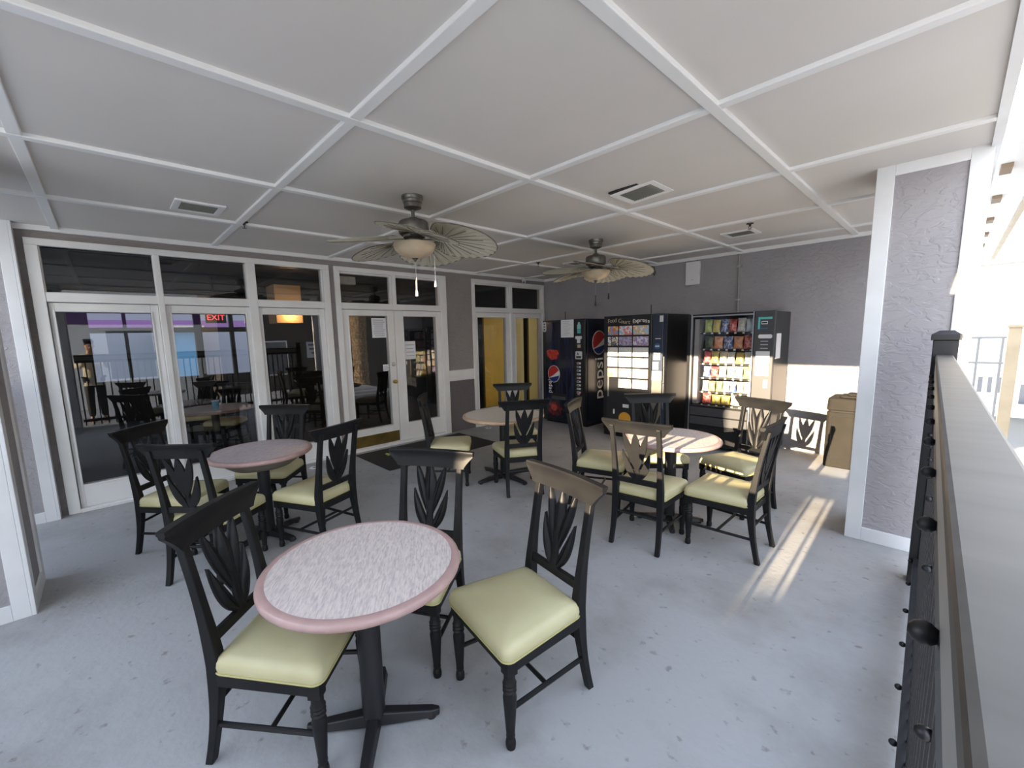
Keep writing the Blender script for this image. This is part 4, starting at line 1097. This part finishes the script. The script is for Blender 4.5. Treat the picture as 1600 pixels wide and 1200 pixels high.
def palm(label, x, y, z0, h, r):
    t = thing('palm_tree', label, 'tree', (x, y, z0))
    bm = bmesh.new(); prof = []
    k = 0
    while k <= 40:
        u = k / 40; prof.append((r * (1.15 - .3 * u + .25 * math.exp(-((u - .82) / .12) ** 2)) * (1 + (.07 if k % 2 else -.04)), h * u)); k += 1
    lathe(bm, prof, 18); obj('bole', bm, 'palm_bark', t)
    for q in range(14):
        a = 2 * PI * q / 14; bm = bmesh.new(); up = .9 - .9 * (q % 3) / 2; pts = []
        for i in range(9):
            u = i / 8; pts.append(Vector((1.9 * u * math.cos(a), 1.9 * u * math.sin(a), h + up * math.sin(u * 1.9) - 1.0 * u * u)))
        for i in range(8):
            p, p2 = pts[i], pts[i + 1]; sd = Vector((-math.sin(a), math.cos(a), 0))
            for s in (-1, 1):
                for m_ in range(2):
                    b0 = p.lerp(p2, m_ / 2); b1 = p.lerp(p2, m_ / 2 + .35); tip = b1 + sd * s * .55 * (1 - .05 * i) + Vector((0, 0, -.18)) + (p2 - p) * .9
                    vs = [bm.verts.new(v) for v in (b0, b1, tip)]; bm.faces.new(vs)
                    vs = [bm.verts.new(v + Vector((0, 0, .006))) for v in (b0, tip, b1)]; bm.faces.new(vs)
        tube(bm, pts, [.02 - .0018 * i for i in range(9)], 5)
        obj('frond', bm, 'palm_green', t)
    return t
building('shaded_house', 'building beyond the palm with its shade put into dark walls, mirrored in the french door', 11.7, 15, -3.6, 9, -3.1, 4.4, 'shade_wall', face='x0', wins=((-2.6, -1.4, .3, 1.6), (3, 4.5, .3, 1.6)))
palm('thick palm trunk beyond the railing, mirrored in the french door', 9.2, .35, -3.1, 7.2, .27)

t = thing('sun_block_tree', 'round crowned green tree added behind the viewer for shade, right of the low blocks', 'tree', (7.5, -18.5, -3.1))  # unseen tree added to keep sun off the post, gate and white house
bm = bmesh.new(); lathe(bm, [(.32, 0), (.22, 1.0), (.19, 5.0), (.16, 8.2)], 14); obj('bole', bm, 'palm_bark', t, smooth=True)
bm = bmesh.new()
for k in range(46):
    u = random.uniform(-1, 1); a = random.uniform(0, 2 * PI); q = math.sqrt(1 - u * u) * random.uniform(.35, 1)
    c = Vector((1.05 * q * math.cos(a), 1.0 * q * math.sin(a), 9.6 + 2.1 * u))
    g = bmesh.ops.create_icosphere(bm, subdivisions=2, radius=random.uniform(.42, .62), matrix=Matrix.Translation(c))
    for v in g['verts']: v.co += (v.co - c) * random.uniform(-.25, .25)
obj('crown', bm, 'leaf_green', t)

# ------------------------------------------------------------------ person outside the railing (seen mirrored in the glass)
def skin_mesh(name, verts, edges, radii, m, parent=None, sub=2):
    me = bpy.data.meshes.new(name); me.from_pydata(verts, edges, []); me.update()
    o = bpy.data.objects.new(name, me); COL.objects.link(o); me.materials.append(MATS[m])
    s = o.modifiers.new('skin', 'SKIN'); s.use_smooth_shade = True
    for i, r in enumerate(radii):
        me.skin_vertices[0].data[i].radius = r if isinstance(r, tuple) else (r, r)
    me.skin_vertices[0].data[0].use_root = True
    u = o.modifiers.new('sub', 'SUBSURF'); u.levels = sub; u.render_levels = sub
    if parent: o.parent = parent
    return o
# faces local -x (towards the camera phone and the glass); z up; standing
per = thing('person', 'person in a cream sweater and dark trousers photographing over the railing', 'person', (6.52, -6.78, 0), math.radians(-8))
V = [(0, 0, .92), (0, 0, 1.08), (-.01, 0, 1.24), (0, 0, 1.37), (-.005, 0, 1.44), (-.02, 0, 1.50), (-.025, 0, 1.58), (-.015, 0, 1.645),
     (0, -.16, 1.37), (-.10, -.24, 1.16), (-.32, -.15, 1.27), (-.40, -.11, 1.31),
     (0, .16, 1.37), (-.10, .24, 1.16), (-.32, .15, 1.27), (-.40, .11, 1.31),
     (0, -.085, .86), (-.01, -.095, .48), (.01, -.10, .09), (-.07, -.105, .035), (-.15, -.11, .028),
     (0, .085, .86), (-.01, .095, .48), (.01, .10, .09), (-.07, .105, .035), (-.15, .11, .028)]
E_ = [(0, 1), (1, 2), (2, 3), (3, 4), (4, 5), (5, 6), (6, 7), (3, 8), (8, 9), (9, 10), (10, 11), (3, 12), (12, 13), (13, 14), (14, 15),
      (0, 16), (16, 17), (17, 18), (18, 19), (19, 20), (0, 21), (21, 22), (22, 23), (23, 24), (24, 25)]
Rr = [(.10, .13), (.09, .115), (.105, .13), (.085, .11), .05, .052, (.085, .072), (.07, .062),
      .052, .040, .030, (.022, .034), .052, .040, .030, (.022, .034),
      .078, .054, .036, (.036, .034), (.038, .020), .078, .054, .036, (.036, .034), (.038, .020)]
body = skin_mesh('body', V, E_, Rr, 'skin', per)
def hand(s):
    # palm already in the body; five fingers closing on the phone's edge
    for k, (dx, dz, l) in enumerate(((-.012, .028, .070), (-.016, .010, .078), (-.014, -.008, .074), (-.008, -.024, .060))):
        bx_, by_, bz_ = -.425 + dx, s * .10, 1.315 + dz
        skin_mesh('finger', [(bx_ + .03, by_, bz_), (bx_ - .01, by_ + s * .008, bz_), (bx_ - .035, by_ - s * .012, bz_ + .004), (bx_ - .035, by_ - s * .012 - s * l * .45, bz_ + .006)],
                  [(0, 1), (1, 2), (2, 3)], [.0095, .009, .0082, .007], 'skin', body, 1)
    skin_mesh('thumb', [(-.39, s * .10, 1.325), (-.405, s * .085, 1.345), (-.425, s * .065, 1.352)], [(0, 1), (1, 2)], [.012, .0105, .008], 'skin', body, 1)
hand(-1); hand(1)
# face
for s in (-1, 1):
    bm = bmesh.new(); bmesh.ops.create_uvsphere(bm, u_segments=10, v_segments=8, radius=.011, matrix=Matrix.Translation((-.098, s * .030, 1.592))); e = obj('eye', bm, 'eye_white', per, smooth=True)
    bm = bmesh.new(); bmesh.ops.create_uvsphere(bm, u_segments=8, v_segments=6, radius=.0055, matrix=Matrix.Translation((-.108, s * .030, 1.592))); obj('iris', bm, 'hair', e, smooth=True)
    bm = bmesh.new(); bmesh.ops.create_uvsphere(bm, u_segments=10, v_segments=8, radius=.026, matrix=Matrix.Translation((-.012, s * .074, 1.585)) @ Matrix.Diagonal((.75, .35, 1.1, 1))); obj('ear', bm, 'skin', per, smooth=True)
bm = bmesh.new(); bmesh.ops.create_cone(bm, segments=8, radius1=.019, radius2=.006, depth=.046, matrix=Matrix.Translation((-.108, 0, 1.566)) @ Matrix.Rotation(-.35, 4, 'Y'), cap_ends=True); obj('nose', bm, 'skin', per, smooth=True)
bm = bmesh.new(); bmesh.ops.create_uvsphere(bm, u_segments=12, v_segments=6, radius=.024, matrix=Matrix.Translation((-.100, 0, 1.530)) @ Matrix.Diagonal((.4, 1, .32, 1))); obj('mouth', bm, 'lips', per, smooth=True)
skin_mesh('hair', [(.03, 0, 1.63), (.005, 0, 1.685), (-.045, 0, 1.675), (.055, 0, 1.54), (.06, 0, 1.42), (.055, 0, 1.32)], [(0, 1), (1, 2), (0, 3), (3, 4), (4, 5)],
          [(.075, .082), (.06, .062), (.038, .05), (.055, .075), (.04, .075), (.022, .05)], 'hair', per)
skin_mesh('sweater', V[:5] + [V[8], V[9], V[10], V[12], V[13], V[14], (.0, 0, .84)], [(0, 1), (1, 2), (2, 3), (3, 4), (3, 5), (5, 6), (6, 7), (3, 8), (8, 9), (9, 10), (0, 11)],
          [(.128, .165), (.125, .155), (.130, .165), (.108, .135), .068, .074, .066, .052, .074, .066, .052, (.125, .165)], 'sweater', per)
skin_mesh('trousers', [V[0], V[16], V[17], (.01, -.10, .10), V[21], V[22], (.01, .10, .10)], [(0, 1), (1, 2), (2, 3), (0, 4), (4, 5), (5, 6)],
          [(.115, .15), .096, .074, .062, .096, .074, .062], 'trousers', per)
for s in (-1, 1):
    bm = bmesh.new(); prism(bm, [(x - .06, y + s * .105) for x, y in circ(0, 0, .125, .045, 20)], 0, .012, 'z'); so = obj('sandal', bm, 'sandal', per)
    bm = bmesh.new(); tube(bm, [(-.10, s * .105 - .042, .012), (-.10, s * .105 - .02, .056), (-.10, s * .105 + .02, .056), (-.10, s * .105 + .042, .012)], .007, 6); obj('strap', bm, 'sandal', so)
t = thing('phone', 'dark phone held up in both hands of the person', 'phone', (6.06, -6.715, 1.345), math.radians(-8))
bm = bmesh.new(); prism(bm, rrect(-.078, .078, -.037, .037, .01), -.004, .004, 'x'); obj('case', bm, 'phone', t, bevel=.002)
bm = bmesh.new(); bx(bm, .004, .005, -.072, .072, -.032, .032); obj('screen', bm, 'label_navy', t)

# ------------------------------------------------------------------ light
w = bpy.data.worlds.new('World'); SC.world = w; w.use_nodes = True
nt = w.node_tree; N = nt.nodes; L = nt.links
bg = N['Background']; tc = N.new('ShaderNodeTexCoord'); sp = N.new('ShaderNodeSeparateXYZ'); rp = N.new('ShaderNodeValToRGB')
L.new(tc.outputs['Generated'], sp.inputs['Vector']); L.new(sp.outputs['Z'], rp.inputs['Fac'])
e = rp.color_ramp.elements; e[0].position = 0.0; e[0].color = (.96, .93, .88, 1); e[1].position = .6; e[1].color = (.62, .735, .93, 1)
q = rp.color_ramp.elements.new(.18); q.color = (.91, .93, .95, 1)
L.new(rp.outputs['Color'], bg.inputs['Color']); bg.inputs['Strength'].default_value = 3.6

sd = bpy.data.lights.new('sun', 'SUN'); sd.energy = 19; sd.angle = math.radians(.32); sd.color = (1, .80, .54)
so = bpy.data.objects.new('sun', sd); COL.objects.link(so)
so.rotation_euler = Vector((-.032, 1, -.20)).to_track_quat('-Z', 'Y').to_euler()
pl = bpy.data.lights.new('downlight', 'POINT'); pl.energy = 5; pl.color = (1, .62, .3); pl.shadow_soft_size = .03
po = bpy.data.objects.new('downlight', pl); COL.objects.link(po); po.location = (-1.98, -4.16, 2.06)
pl = bpy.data.lights.new('mustard_fill', 'AREA'); pl.energy = 2.0; pl.color = (1, .88, .66); pl.shape = 'RECTANGLE'; pl.size = .05; pl.size_y = 1.9  # hidden strip light added behind the mullion to brighten the mustard panels
po = bpy.data.objects.new('mustard_fill', pl); COL.objects.link(po); po.location = (-.13, -.83, 1.15)
po.rotation_euler = (PI / 2, 0, PI / 2)

# ------------------------------------------------------------------ camera
F_, PX, PY = 657.5, 777.0, 613.3
cd = bpy.data.cameras.new('Camera'); cam = bpy.data.objects.new('Camera', cd); COL.objects.link(cam)
cd.sensor_width = 36; cd.sensor_fit = 'HORIZONTAL'; cd.lens = F_ * 36 / 1600
cd.shift_x = (800 - PX) / 1600; cd.shift_y = (PY - 600) / 1600
cd.clip_start = .03; cd.clip_end = 300
rx, ry, rz = -.1351, .0251, .8257
R = Matrix.Rotation(rz, 4, 'Z') @ Matrix.Rotation(rx, 4, 'X') @ Matrix.Rotation(ry, 4, 'Y') @ Matrix.Rotation(PI / 2, 4, 'X')
cam.matrix_world = Matrix.Translation((5.6417, -6.5433, 1.6017)) @ R
SC.camera = cam
vs = SC.view_settings
vs.view_transform = 'Standard'; vs.look = 'None'; vs.gamma = 1.0; vs.use_curve_mapping = False; vs.exposure = 0.52
